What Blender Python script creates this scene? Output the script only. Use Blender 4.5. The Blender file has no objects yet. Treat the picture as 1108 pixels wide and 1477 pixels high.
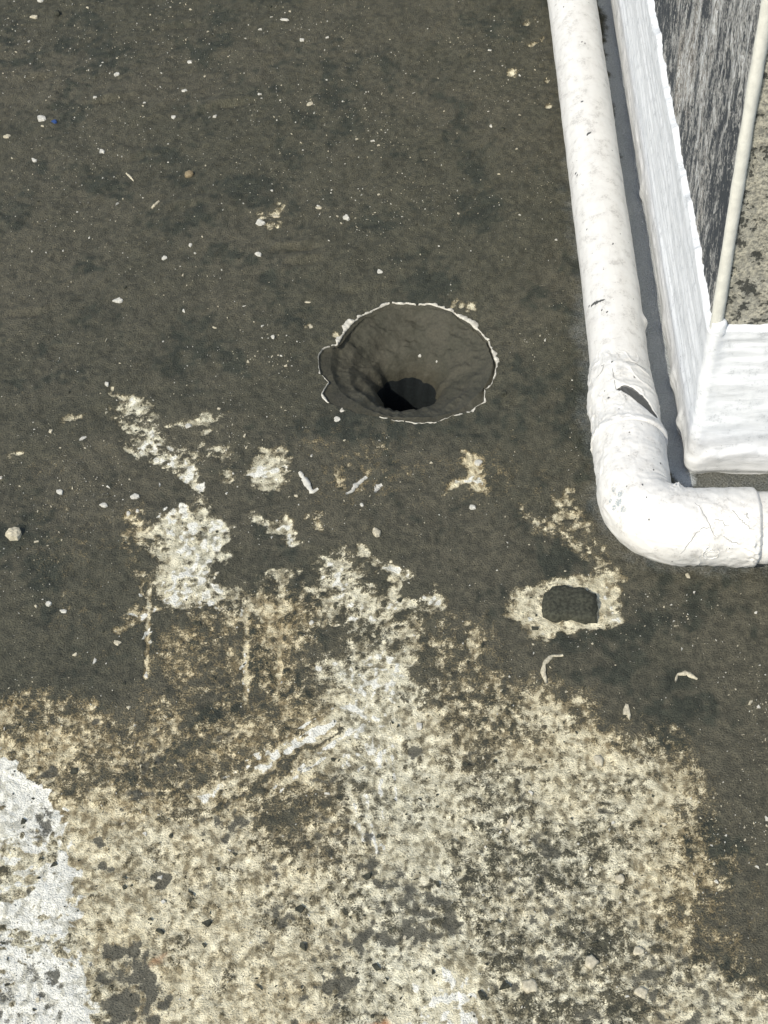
import bpy, bmesh, math, random
import numpy as np
from mathutils import Vector

random.seed(7)
rng = np.random.default_rng(11)
scene = bpy.context.scene
COL = scene.collection

# ---------------------------------------------------------------- camera
PITCH = math.radians(47.0)
CAM_H = 1.5
FPX = 2917.0                      # focal length in photo pixels (photo is 1108 x 1477)
cam_d = bpy.data.cameras.new('camera')
cam = bpy.data.objects.new('camera', cam_d)
COL.objects.link(cam)
cam.location = (0, 0, CAM_H)
cam.rotation_euler = (math.radians(90) - PITCH, 0, 0)
cam_d.sensor_fit = 'VERTICAL'
cam_d.sensor_height = 36.0
cam_d.lens = FPX / 1477.0 * 36.0
cam_d.clip_start = 0.05
cam_d.clip_end = 500
scene.camera = cam

# ---------------------------------------------------------------- sky, sun, exposure
TO_SUN = Vector((-0.42, -0.58, 0.70)).normalized()
world = bpy.data.worlds.new('World')
scene.world = world
world.use_nodes = True
wn = world.node_tree
sky = wn.nodes.new('ShaderNodeTexSky')
sky.sky_type = 'NISHITA'
sky.sun_disc = False
sky.sun_elevation = math.asin(TO_SUN.z)
sky.sun_rotation = math.atan2(TO_SUN.x, TO_SUN.y)
sky.air_density = 1.0
sky.dust_density = 1.5
bgn = wn.nodes['Background']
wn.links.new(sky.outputs[0], bgn.inputs[0])
bgn.inputs[1].default_value = 0.15
sun_d = bpy.data.lights.new('sun', 'SUN')
sun_d.energy = 2.8
sun_d.angle = math.radians(0.55)
sun_d.color = (1.0, 0.94, 0.82)
sun = bpy.data.objects.new('sun', sun_d)
COL.objects.link(sun)
sun.rotation_euler = (-TO_SUN).to_track_quat('-Z', 'Y').to_euler()
sun.location = TO_SUN * 6
vs = scene.view_settings
vs.view_transform = 'Standard'
vs.look = 'None'
vs.gamma = 1.0
vs.use_curve_mapping = False
vs.exposure = 0.45
scene.cycles.max_bounces = 6
scene.cycles.diffuse_bounces = 3
scene.cycles.glossy_bounces = 2

# ---------------------------------------------------------------- surveying: photo pixel -> point of the place
_U = np.array([0, math.sin(PITCH), math.cos(PITCH)])
_F = np.array([0, math.cos(PITCH), -math.sin(PITCH)])
_R = np.array([1.0, 0, 0])


def ray(u, v):
    return (u - 554) * _R - (v - 738.5) * _U + FPX * _F


def at(u, v, z=0.0):
    d = ray(u, v)
    t = (z - CAM_H) / d[2]
    return np.array([0, 0, CAM_H]) + t * d


def px_m(u, v):
    """pixels per metre near that ground point"""
    p = at(u, v)
    return FPX / ((p - np.array([0, 0, CAM_H])) @ _F)


# ---------------------------------------------------------------- helpers
def tag(o, label=None, cat=None, group=None, kind=None):
    if label: o['label'] = label
    if cat: o['category'] = cat
    if group: o['group'] = group
    if kind: o['kind'] = kind
    return o


def empty(name, loc):
    o = bpy.data.objects.new(name, None)
    o.empty_display_size = 0.05
    COL.objects.link(o)
    o.location = loc
    return o


def mesh_obj(name, verts, faces, mat, parent=None, smooth=True, attrs=None, mats=None, midx=None):
    """verts are world coordinates; a parent is an un-rotated Empty"""
    verts = np.asarray(verts, dtype=np.float32)
    if parent is not None:
        verts = verts - np.array(parent.location, dtype=np.float32)
    me = bpy.data.meshes.new(name)
    if isinstance(faces, np.ndarray):
        n, k = faces.shape
        me.vertices.add(len(verts))
        me.vertices.foreach_set('co', verts.ravel())
        me.loops.add(n * k)
        me.loops.foreach_set('vertex_index', faces.astype(np.int32).ravel())
        me.polygons.add(n)
        me.polygons.foreach_set('loop_start', np.arange(0, n * k, k, dtype=np.int32))
        me.polygons.foreach_set('loop_total', np.full(n, k, dtype=np.int32))
        me.update(calc_edges=True)
    else:
        me.from_pydata([tuple(map(float, v)) for v in verts], [], faces)
        me.update()
    me.validate()
    me.polygons.foreach_set('use_smooth', np.full(len(me.polygons), smooth, dtype=bool))
    if attrs:
        for k, a in attrs.items():
            at_ = me.attributes.new(k, 'FLOAT_COLOR', 'POINT')
            c = np.ones((len(verts), 4), dtype=np.float32)
            c[:, :a.shape[1]] = a
            at_.data.foreach_set('color', c.ravel())
    for m in (mats or [mat]):
        me.materials.append(m)
    if midx is not None:
        me.polygons.foreach_set('material_index', np.asarray(midx, dtype=np.int32))
    o = bpy.data.objects.new(name, me)
    COL.objects.link(o)
    if parent is not None:
        o.parent = parent
    return o


def grid_faces(nu, nv, wrap_v=False):
    i = np.arange(nu - 1)
    j = np.arange(nv if wrap_v else nv - 1)
    I, J = np.meshgrid(i, j, indexing='ij')
    J2 = (J + 1) % nv
    return np.stack([I * nv + J, (I + 1) * nv + J, (I + 1) * nv + J2, I * nv + J2], -1).reshape(-1, 4)


_perm = rng.random((256, 256)).astype(np.float32)


def vnoise(x, y):
    xi = np.floor(x).astype(int); yi = np.floor(y).astype(int)
    fx = x - xi; fy = y - yi
    fx = fx * fx * (3 - 2 * fx); fy = fy * fy * (3 - 2 * fy)
    a = _perm[xi & 255, yi & 255]; b = _perm[(xi + 1) & 255, yi & 255]
    c = _perm[xi & 255, (yi + 1) & 255]; d = _perm[(xi + 1) & 255, (yi + 1) & 255]
    return (a * (1 - fx) + b * fx) * (1 - fy) + (c * (1 - fx) + d * fx) * fy - 0.5


def fbm(x, y, o=4, gain=0.5):
    s = 0; amp = 1.0
    for k in range(o):
        s = s + amp * vnoise(x + 17.3 * k, y + 5.1 * k)
        x, y = 2 * (0.8 * x - 0.6 * y), 2 * (0.6 * x + 0.8 * y)
        amp *= gain
    return s


def sstep(a, b, x):
    t = np.clip((x - a) / (b - a), 0, 1)
    return t * t * (3 - 2 * t)


# ---------------------------------------------------------------- node helper
class NT:
    def __init__(self, name):
        self.m = bpy.data.materials.new(name)
        self.m.use_nodes = True
        self.t = self.m.node_tree
        self.b = self.t.nodes['Principled BSDF']
        self.co = self.t.nodes.new('ShaderNodeTexCoord').outputs['Object']

    def set(self, node, sock, v):
        if v is None: return
        if isinstance(v, bpy.types.NodeSocket):
            self.t.links.new(v, node.inputs[sock])
        else:
            if isinstance(v, tuple) and len(v) == 3 and node.inputs[sock].type == 'RGBA':
                v = (*v, 1)
            node.inputs[sock].default_value = v

    def mapping(self, scale, co=None, loc=(0, 0, 0)):
        n = self.t.nodes.new('ShaderNodeMapping')
        self.set(n, 'Vector', co or self.co)
        n.inputs['Scale'].default_value = scale
        n.inputs['Location'].default_value = loc
        return n.outputs[0]

    def noise(self, scale, detail=3, rough=0.5, co=None, dist=0.0, dim='3D'):
        n = self.t.nodes.new('ShaderNodeTexNoise')
        n.noise_dimensions = dim
        self.set(n, 'Vector', co or self.co)
        n.inputs['Scale'].default_value = scale
        n.inputs['Detail'].default_value = detail
        n.inputs['Roughness'].default_value = rough
        n.inputs['Distortion'].default_value = dist
        return n.outputs['Fac']

    def voro(self, scale, co=None, feature='F1', out='Distance', rand=1.0):
        n = self.t.nodes.new('ShaderNodeTexVoronoi')
        n.feature = feature
        self.set(n, 'Vector', co or self.co)
        n.inputs['Scale'].default_value = scale
        n.inputs['Randomness'].default_value = rand
        return n.outputs[out]

    def math(self, op, a, b=None, c=None, clamp=False):
        n = self.t.nodes.new('ShaderNodeMath')
        n.operation = op
        n.use_clamp = clamp
        for i, v in enumerate((a, b, c)):
            if v is not None:
                self.set(n, i, v)
        return n.outputs[0]

    def ss(self, x, a, b, lo=0.0, hi=1.0):
        n = self.t.nodes.new('ShaderNodeMapRange')
        n.interpolation_type = 'SMOOTHSTEP'
        self.set(n, 'Value', x)
        n.inputs['From Min'].default_value = a
        n.inputs['From Max'].default_value = b
        n.inputs['To Min'].default_value = lo
        n.inputs['To Max'].default_value = hi
        return n.outputs[0]

    def mix(self, f, a, b, mode='MIX'):
        n = self.t.nodes.new('ShaderNodeMix')
        n.data_type = 'RGBA'
        n.blend_type = mode
        self.set(n, 0, f)
        self.set(n, 6, a)
        self.set(n, 7, b)
        return n.outputs[2]

    def attr(self, name):
        n = self.t.nodes.new('ShaderNodeAttribute')
        n.attribute_name = name
        s = self.t.nodes.new('ShaderNodeSeparateColor')
        self.t.links.new(n.outputs['Color'], s.inputs[0])
        return s.outputs[0], s.outputs[1], s.outputs[2]

    def bump(self, h, strength=0.5, dist=0.002, prev=None):
        n = self.t.nodes.new('ShaderNodeBump')
        self.set(n, 'Height', h)
        n.inputs['Strength'].default_value = strength
        n.inputs['Distance'].default_value = dist
        if prev is not None:
            self.set(n, 'Normal', prev)
        return n.outputs[0]

    def out(self, color=None, rough=None, normal=None, spec=None):
        self.set(self.b, 'Base Color', color)
        self.set(self.b, 'Roughness', rough)
        self.set(self.b, 'Normal', normal)
        self.set(self.b, 'Specular IOR Level', spec)
        return self.m


def add3(n, *a):
    s = a[0]
    for x in a[1:]:
        s = n.math('ADD', s, x)
    return s


def cen(n, x, k):
    """(x - 0.5) * k"""
    return n.math('MULTIPLY', n.math('SUBTRACT', x, 0.5), k)


# ---------------------------------------------------------------- materials
SILT_A = (0.083, 0.0800, 0.0545)
SILT_B = (0.101, 0.0940, 0.0650)
SILT_C = (0.049, 0.053, 0.038)


def mat_floor():
    n = NT('weathered roof screed')
    bare, tan, moss = n.attr('mask')
    white, glow, rust = n.attr('mask_b')
    smear, brn, grain = n.attr('mask_c')
    nf = n.noise(520, 3, 0.65, dim='2D')
    nc = cen(n, nf, 1.0)
    nd = n.noise(330, 2, 0.6, None, 1.6, dim='2D')
    s = n.math('MULTIPLY_ADD', nc, 0.60, n.math('MULTIPLY_ADD', cen(n, nd, 1.0), 0.85, bare))
    m = n.ss(s, 0.38, 0.74)
    halo = n.ss(s, 0.18, 0.46)
    fine = n.ss(nf, 0.34, 0.64)
    silt = n.mix(n.ss(brn, 0.2, 0.8), SILT_A, SILT_B)
    silt = n.mix(n.ss(n.math('MULTIPLY_ADD', nc, 0.6, smear), 0.35, 0.85), silt, SILT_C)
    silt = n.mix(fine, n.mix(1.0, silt, (0.62, 0.63, 0.64), 'MULTIPLY'), silt)
    silt = n.mix(n.ss(grain, 0.1, 0.9), n.mix(1.0, silt, (0.80, 0.81, 0.80), 'MULTIPLY'), n.mix(1.0, silt, (1.22, 1.20, 1.16), 'MULTIPLY'))
    brown = n.mix(fine, (0.105, 0.083, 0.042), (0.190, 0.152, 0.080))
    cream = n.mix(grain, (0.44, 0.41, 0.28), (0.80, 0.765, 0.585))
    tanc = n.mix(grain, (0.38, 0.305, 0.17), (0.74, 0.66, 0.44))
    conc = n.mix(tan, cream, tanc)
    cv = n.t.nodes.new('ShaderNodeCombineXYZ')
    n.set(cv, 0, n.math('MULTIPLY', nc, 0.010)); n.set(cv, 1, n.math('MULTIPLY', cen(n, nd, 1.0), 0.012))
    va = n.t.nodes.new('ShaderNodeVectorMath'); va.operation = 'ADD'
    n.set(va, 0, n.co); n.set(va, 1, cv.outputs[0])
    vo = n.t.nodes.new('ShaderNodeTexVoronoi'); vo.voronoi_dimensions = '2D'
    n.set(vo, 'Vector', n.mapping((200, 158, 1), va.outputs[0])); vo.inputs['Scale'].default_value = 1.0
    vsep = n.t.nodes.new('ShaderNodeSeparateColor'); n.set(vsep, 0, vo.outputs['Color'])
    conc = n.mix(1.0, conc, n.mix(vsep.outputs[0], (0.66, 0.65, 0.62), (1.22, 1.21, 1.19)), 'MULTIPLY')
    seam = n.math('MULTIPLY', n.math('SUBTRACT', vo.outputs['Distance'], 0.40), 0.75)
    pore = n.ss(add3(n, n.math('MULTIPLY', nc, -0.8), n.math('SUBTRACT', 1.0, grain), seam), 0.48, 0.84)
    conc = n.mix(n.math('MULTIPLY', pore, 0.64), conc, n.mix(tan, (0.165, 0.152, 0.102), (0.185, 0.142, 0.074)))
    c = n.mix(n.math('MULTIPLY', halo, n.math('MULTIPLY_ADD', tan, 0.80, 0.16)), silt, brown)
    c = n.mix(m, c, conc)
    wm = n.ss(n.math('MULTIPLY_ADD', nc, 0.35, white), 0.44, 0.58)
    wcol = n.mix(n.ss(grain, 0.25, 0.6), (0.54, 0.52, 0.42), (0.80, 0.78, 0.665))
    c = n.mix(wm, c, wcol)
    pm = n.math('MULTIPLY', n.ss(n.math('MULTIPLY_ADD', nc, 0.3, glow), 0.2, 0.8), 0.85)
    c = n.mix(pm, c, n.mix(fine, (0.42, 0.45, 0.45), (0.54, 0.57, 0.57)))  # pale blue-grey glow and lifted shade laid over the floor colour
    mm = n.ss(n.math('MULTIPLY_ADD', nc, 0.7, n.math('MULTIPLY_ADD', cen(n, nd, 1.0), 0.5, moss)), 0.38, 0.66)
    c = n.mix(n.math('MULTIPLY', mm, 0.92), c, n.mix(fine, (0.066, 0.064, 0.047), (0.104, 0.100, 0.076)))
    c = n.mix(rust, c, (0.42, 0.16, 0.05))
    nrm = n.bump(n.math('SUBTRACT', nf, n.math('MULTIPLY', n.math('MULTIPLY', vo.outputs['Distance'], m), 0.26)), 0.95, 0.0026)
    return n.out(c, n.ss(nf, 0.3, 0.7, 0.74, 0.92), nrm, 0.3)


def mat_silt(name='damp silt', mul=1.0):
    n = NT(name)
    nf = n.noise(420, 3, 0.62)
    nm = n.noise(40, 3, 0.55)
    c = n.mix(n.ss(nm, 0.35, 0.65), SILT_A, SILT_B)
    c = n.mix(n.ss(nf, 0.34, 0.64), n.mix(1.0, c, (0.75, 0.76, 0.77), 'MULTIPLY'), c)
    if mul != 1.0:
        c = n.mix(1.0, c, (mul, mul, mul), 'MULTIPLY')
    return n.out(c, 0.8, n.bump(nf, 0.45, 0.002), 0.3)


def mat_paint(name, base, dirt, speck=0.0, stroke=(40, 40, 40), bare=False, bump_s=0.5):
    n = NT(name)
    nf = n.noise(500, 2, 0.6)
    nm = n.noise(70, 3, 0.6)
    st = n.noise(1, 3, 0.6, n.mapping(stroke), 0.8)
    c = n.mix(n.ss(nm, 0.38, 0.70, 0, 0.75), base, dirt)
    c = n.mix(n.ss(st, 0.55, 0.74, 0, 0.55), c, dirt)
    c = n.mix(n.ss(n.math('ADD', nm, cen(n, nf, 0.7)), 0.58, 0.74, 0, 0.5), c, tuple(x * 0.62 for x in dirt))
    sp = n.ss(n.noise(210, 2, 0.5), 0.735 - speck, 0.765 - speck)
    spm = n.math('MULTIPLY', sp, n.ss(n.noise(22, 2, 0.5), 0.48, 0.60))
    c = n.mix(n.math('MULTIPLY', spm, 0.85), c, (0.13, 0.12, 0.10))
    h = add3(n, n.math('MULTIPLY', nf, 0.18), n.math('MULTIPLY', st, 0.9), n.math('MULTIPLY', spm, -0.5))
    if bare:
        b0, scuff, _ = n.attr('bare')
        bm = n.ss(n.math('ADD', b0, cen(n, n.noise(380, 3, 0.6), 0.5)), 0.42, 0.56)
        c = n.mix(bm, c, n.mix(nm, (0.050, 0.052, 0.050), (0.095, 0.092, 0.082)))
        sm = n.ss(n.math('ADD', scuff, cen(n, n.noise(1, 3, 0.7, n.mapping((650, 260, 650)), 1.5), 1.5)), 0.66, 0.84)
        c = n.mix(n.math('MULTIPLY', sm, 0.8), c, (0.20, 0.26, 0.28))
        h = n.math('SUBTRACT', h, n.math('MULTIPLY', n.math('ADD', bm, sm), 0.6))
    nrm = n.bump(h, bump_s, 0.0018)
    return n.out(c, n.ss(nm, 0.3, 0.7, 0.42, 0.62), nrm, 0.4)


def mat_wall_side():
    n = NT('mould streaked render')
    st = n.noise(1, 4, 0.65, n.mapping((70, 70, 24)), 1.0)
    st2 = n.noise(1, 3, 0.70, n.mapping((270, 270, 170)), 1.0)
    nl = n.noise(1, 3, 0.55, n.mapping((11, 11, 5.0)))
    sx = n.t.nodes.new('ShaderNodeSeparateXYZ'); n.set(sx, 0, n.co)
    rise = n.ss(sx.outputs[2], 0.26, 0.60, -0.10, 0.10)      # mould climbs from the damp base
    k = add3(n, cen(n, st, 1.2), cen(n, st2, 1.2), nl, rise, 0.06)
    c = n.mix(n.ss(k, 0.38, 0.62), (0.050, 0.056, 0.060), (0.36, 0.35, 0.315))
    c = n.mix(n.ss(n.math('ADD', nl, cen(n, st2, 0.5)), 0.55, 0.70, 0, 0.40), c, (0.20, 0.155, 0.105))
    c = n.mix(n.ss(k, 0.62, 0.78, 0, 0.9), c, (0.62, 0.62, 0.59))
    return n.out(c, 0.86, n.bump(st2, 0.7, 0.003), 0.25)


def mat_wall_front():
    n = NT('lichen spotted render')
    nf = n.noise(260, 5, 0.65)
    nm = n.noise(75, 4, 0.6)
    nl = n.noise(14, 4, 0.6)
    c = n.mix(n.ss(nf, 0.36, 0.62), (0.17, 0.165, 0.135), (0.46, 0.43, 0.33))
    c = n.mix(n.ss(nl, 0.42, 0.65, 0, 0.6), c, (0.33, 0.32, 0.27))
    sp = n.ss(add3(n, cen(n, nf, 0.7), cen(n, nl, 0.8), nm), 0.545, 0.62)
    c = n.mix(n.math('MULTIPLY', sp, 0.92), c, (0.030, 0.032, 0.028))
    nrm = n.bump(n.math('SUBTRACT', nf, n.math('MULTIPLY', sp, 0.4)), 0.8, 0.003)
    return n.out(c, 0.88, nrm, 0.25)


def mat_plain(name, col, var=0.3, rough=0.7, scale=300, bump_s=0.4):
    n = NT(name)
    nf = n.noise(scale, 4, 0.6)
    c = n.mix(n.ss(nf, 0.35, 0.65), tuple(x * (1 - var) for x in col), col)
    return n.out(c, rough, n.bump(nf, bump_s, 0.0015), 0.3)


M_FLOOR = mat_floor()
M_SILT = mat_silt()
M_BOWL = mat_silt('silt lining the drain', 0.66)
M_OUTLET = mat_plain('shade black pipe wall', (0.010, 0.014, 0.015), 0.4, 0.9)  # almost black, so deep shade is in the colour even where sun enters
M_SKIRT = mat_paint('fresh white waterproof paint', (0.71, 0.72, 0.71), (0.58, 0.595, 0.59), 0.01, (30, 30, 120), False, 0.4)
M_PIPE = mat_paint('aged white pipe paint', (0.655, 0.64, 0.59), (0.57, 0.55, 0.50), 0.03, (60, 26, 60), True, 0.45)
M_RIM = mat_plain('broken paint edge', (0.58, 0.55, 0.46), 0.35, 0.75, 260)
M_CHIP = mat_plain('white paint flake', (0.56, 0.54, 0.46), 0.30, 0.6)
M_CREAM = mat_plain('cream mortar crumb', (0.52, 0.47, 0.34), 0.35, 0.8, 400)
M_TAN = mat_plain('tan stone', (0.24, 0.19, 0.11), 0.35, 0.8, 400)
M_BLUE = mat_plain('blue plastic', (0.03, 0.07, 0.20), 0.2, 0.5)
M_MOSS = mat_plain('black green silt clump', (0.060, 0.064, 0.050), 0.5, 0.9, 500, 0.9)
M_STONE = mat_plain('algae covered stone', (0.060, 0.061, 0.042), 0.55, 0.9, 300, 1.0)
M_SCRATCH = mat_plain('grey scratch', (0.27, 0.27, 0.25), 0.3, 0.8)
M_SIDE = mat_wall_side()
M_FRONT = mat_wall_front()
M_BEAD = mat_plain('bone coloured corner bead', (0.62, 0.61, 0.53), 0.12, 0.6, 120)

# ================================================================= ROOF FLOOR
HC = np.array([0.0257, 1.6275])          # drain centre
rim_px = [(460, 508), (465, 501), (478, 496), (487, 494), (495, 481), (508, 465), (526, 452), (548, 441), (564, 435), (582, 437),
          (602, 437), (620, 436), (645, 443), (667, 456), (689, 472), (705, 490), (712, 508), (716, 526), (711, 548), (700, 559),
          (698, 576), (680, 588), (653, 595), (626, 605), (588, 604), (555, 599), (530, 594), (497, 586), (472, 577), (465, 564),
          (475, 548), (462, 536), (459, 519)]
rp = np.array([at(u, v)[:2] for u, v in rim_px]) - HC
_ra = np.arctan2(rp[:, 1], rp[:, 0]); _rr = np.hypot(rp[:, 0], rp[:, 1])
_o = np.argsort(_ra); _ra = _ra[_o]; _rr = _rr[_o]
_ra = np.concatenate([_ra - 2 * np.pi, _ra, _ra + 2 * np.pi]); _rr = np.tile(_rr, 3)


def rim_r(a):
    return np.interp(a, _ra, _rr) + 0.0016 * fbm(a * 14 + 40, a * 0 + 3.3, 3)


def axis(lo, hi, step, far_lo, far_hi):
    """fine lines in view, 12 mm lines for another metre, then growing out to the horizon"""
    mid = np.arange(lo, hi + step / 2, step)

    def grow(x, sgn, far):
        out = []; d = step; run = 0.0
        while abs(x) < abs(far):
            d = min(d * 1.25, 0.012) if run < 1.1 else d * 1.45
            x += sgn * d; run += d; out.append(x)
        return out
    return np.array(grow(lo, -1, far_lo)[::-1] + list(mid) + grow(mid[-1], 1, far_hi))


STEP = 0.0018
gx = axis(-0.5843, 0.5657, STEP, -40, 40)     # chosen so that a grid line passes through the drain centre
gy = axis(0.7650, 2.43, STEP, -40, 40)
gx = gx + (HC[0] - gx[np.argmin(abs(gx - HC[0]))]) * (np.abs(gx) < 1)
gy = gy + (HC[1] - gy[np.argmin(abs(gy - HC[1]))]) * (np.abs(gy) < 3)
GX, GY = np.meshgrid(gx, gy, indexing='ij')
X = GX.copy(); Y = GY.copy()
# concentric squares of the grid become concentric rings round the drain
dx = X - HC[0]; dy = Y - HC[1]
mx = np.maximum(abs(dx), abs(dy))
HS = 0.09; HO = 0.1710                           # hole square, outer square left untouched
iHS = round(HS / STEP)
ang = np.arctan2(dy, dx)
rr = np.hypot(dx, dy)
w = np.clip((HO - mx) / (HO - HS), 0, 1)
ringR = rim_r(ang) + (mx - HS) * 1.0
newr = np.where(mx < HO, ringR * w + rr * (1 - w), rr)
inside = mx < HS - STEP * 0.5
sel = (mx < HO) & (mx > STEP)
X[sel] = HC[0] + np.cos(ang[sel]) * newr[sel]
Y[sel] = HC[1] + np.sin(ang[sel]) * newr[sel]

# ---- stain map: strokes and patches surveyed on the floor
pale = np.zeros_like(X); tanm = np.full_like(X, 0.38); moss = np.zeros_like(X)
white = np.zeros_like(X); glow_mask = np.zeros_like(X); rust = np.zeros_like(X)
inw = sstep(-0.62, -0.57, X) * sstep(0.60, 0.56, X) * sstep(0.74, 0.78, Y) * sstep(2.47, 2.42, Y)
WX = X + 0.014 * fbm(X * 24, Y * 24, 2, 0.6) + inw * 0.008 * fbm(X * 95 + 9, Y * 95, 3, 0.6)
WY = Y + 0.014 * fbm(X * 24 + 50, Y * 24 + 20, 2, 0.6) + inw * 0.008 * fbm(X * 95 + 70, Y * 95 + 31, 3, 0.6)


def local(pts, pad):
    lo = pts.min(0) - pad; hi = pts.max(0) + pad
    i0, i1 = np.searchsorted(gx, [lo[0], hi[0]]); j0, j1 = np.searchsorted(gy, [lo[1], hi[1]])
    return slice(max(i0 - 3, 0), i1 + 3), slice(max(j0 - 3, 0), j1 + 3)


def seg_dist(px, py, a, b):
    ab = b - a
    t = np.clip(((px - a[0]) * ab[0] + (py - a[1]) * ab[1]) / (ab @ ab + 1e-12), 0, 1)
    return np.hypot(px - a[0] - t * ab[0], py - a[1] - t * ab[1])


def patch(F, pts, val, soft=14, amt=1.0, warp=True):
    P = np.array([at(u, v)[:2] for u, v in pts])
    sm = soft * 1.5 / px_m(*np.mean(pts, 0).clip([0, 0], [1108, 1477]))
    s = local(P, sm + 0.03)
    x = (WX if warp else X)[s]; y = (WY if warp else Y)[s]
    d = np.full(x.shape, 9.0); ins = np.zeros(x.shape, bool)
    for k in range(len(P)):
        a = P[k]; b = P[(k + 1) % len(P)]
        d = np.minimum(d, seg_dist(x, y, a, b))
        cr = ((a[1] > y) != (b[1] > y)) & (x < (b[0] - a[0]) * (y - a[1]) / (b[1] - a[1] + 1e-12) + a[0])
        ins ^= cr
    sd = np.where(ins, d, -d)
    c = sstep(-sm, sm, sd) * amt
    F[s] = F[s] * (1 - c) + val * c


def stroke(F, pts, wpx, val, soft=None, amt=1.0, warp=True):
    P = np.array([at(u, v)[:2] for u, v in pts])
    sc = px_m(*np.mean(pts, 0))
    wm = wpx / sc
    sm = (soft if soft is not None else max(wpx * 0.8, 2)) / sc
    s = local(P, wm + sm + 0.03)
    x = (WX if warp else X)[s]; y = (WY if warp else Y)[s]
    d = np.full(x.shape, 9.0)
    for k in range(len(P) - 1):
        d = np.minimum(d, seg_dist(x, y, P[k], P[k + 1]))
    if len(P) == 1:
        d = np.hypot(x - P[0, 0], y - P[0, 1])
    c = sstep(wm + sm, max(wm - sm, 0), d) * amt
    F[s] = F[s] * (1 - c) + val * c


# broad fields
patch(pale, [(-160, 1010), (60, 1020), (150, 1045), (250, 1065), (330, 1060), (440, 1010), (500, 960), (600, 960), (690, 985),
             (780, 990), (830, 1010), (868, 1070), (905, 1050), (955, 1062), (993, 1105), (1008, 1170), (1018, 1240), (985, 1330),
             (980, 1390), (1060, 1405), (1200, 1460), (1200, 2400), (-400, 2400)], 0.79, 36)
patch(pale, [(250, 860), (330, 845), (450, 850), (470, 930), (500, 1000), (430, 1060), (300, 1095), (190, 1070), (230, 960)], 0.36, 40)
patch(pale, [(-160, 1015), (60, 1020), (300, 1060), (420, 1080), (320, 1170), (200, 1190), (-160, 1110)], 0.52, 30)
patch(pale, [(600, 880), (700, 900), (720, 1000), (680, 1060), (600, 1040)], 0.30, 35)
patch(pale, [(620, 1000), (720, 1000), (780, 1080), (700, 1130), (630, 1100)], 0.46, 35)
patch(pale, [(380, 1130), (500, 1110), (520, 1240), (400, 1260), (330, 1220)], 0.42, 35)
patch(pale, [(250, 1060), (420, 1020), (470, 1050), (330, 1130), (230, 1130)], 0.42, 25)
patch(pale, [(100, 1210), (330, 1180), (420, 1290), (300, 1330), (120, 1340)], 0.80, 40)
patch(pale, [(640, 1150), (860, 1120), (930, 1250), (860, 1330), (660, 1330)], 0.62, 40)
patch(pale, [(990, 1200), (1075, 1230), (1070, 1380), (990, 1330)], 0.34, 45)
patch(pale, [(40, 660), (130, 640), (180, 800), (140, 960), (40, 900)], 0.14, 60)
patch(pale, [(420, 610), (560, 610), (640, 680), (560, 740), (440, 740)], 0.15, 40)
patch(pale, [(600, 620), (760, 640), (840, 760), (700, 760)], 0.13, 40)
patch(pale, [(690, 1230), (900, 1260), (960, 1420), (1000, 1700), (560, 1700), (640, 1380)], 0.60, 40)
patch(pale, [(560, 1390), (660, 1370), (720, 1420), (700, 1700), (540, 1700)], 0.92, 30)
# left cluster
stroke(pale, [(155, 558), (185, 585)], 3, 0.75)
stroke(pale, [(186, 590), (215, 620)], 22, 0.86)
stroke(pale, [(215, 620), (240, 655), (268, 680)], 18, 0.80)
stroke(pale, [(268, 680), (288, 712)], 10, 0.85)
stroke(pale, [(178, 640), (205, 660), (240, 668)], 8, 0.45)
stroke(pale, [(240, 618), (290, 605), (322, 600)], 11, 0.58)
stroke(pale, [(255, 645), (318, 655)], 16, 0.44)
stroke(pale, [(285, 730), (300, 740)], 10, 0.5)
patch(pale, [(245, 742), (290, 738), (328, 762), (325, 800), (300, 815), (298, 848), (332, 858), (320, 876), (262, 880), (236, 860),
             (222, 802), (186, 788), (198, 768)], 0.86, 10)
stroke(pale, [(196, 775), (230, 785)], 12, 0.6)
stroke(pale, [(300, 862), (345, 862), (372, 872)], 9, 0.68)
stroke(pale, [(165, 912), (192, 892), (222, 878)], 8, 0.70)
stroke(pale, [(216, 815), (215, 880)], 2.2, 0.70, 2)
stroke(pale, [(215, 850), (213, 920), (211, 978)], 3.0, 0.92, 2.5, warp=False)
stroke(pale, [(195, 748), (205, 830)], 14, 0.36)
# small patches left of centre
patch(pale, [(358, 690), (372, 668), (392, 658), (412, 668), (420, 692), (392, 714), (372, 716)], 0.82, 8)
stroke(pale, [(374, 650), (392, 680)], 4, 0.9)
stroke(pale, [(404, 655), (408, 662)], 6, 0.9)
stroke(pale, [(368, 745), (392, 755)], 10, 0.62)
stroke(pale, [(408, 748), (418, 782)], 11, 0.72)
stroke(pale, [(452, 738), (456, 755)], 7, 0.55)
stroke(pale, [(330, 650), (340, 690)], 10, 0.36)
stroke(pale, [(392, 828), (430, 828)], 6, 0.66)
stroke(pale, [(357, 858), (355, 925), (354, 1015)], 3.6, 0.85, 3, warp=False)
stroke(pale, [(410, 832), (408, 880)], 4.5, 0.8)
stroke(pale, [(404, 900), (402, 992)], 2.4, 0.85, 2.2, warp=False)
stroke(pale, [(392, 860), (390, 900)], 11, 0.58)
stroke(pale, [(412, 930), (440, 925)], 8, 0.55)
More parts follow.
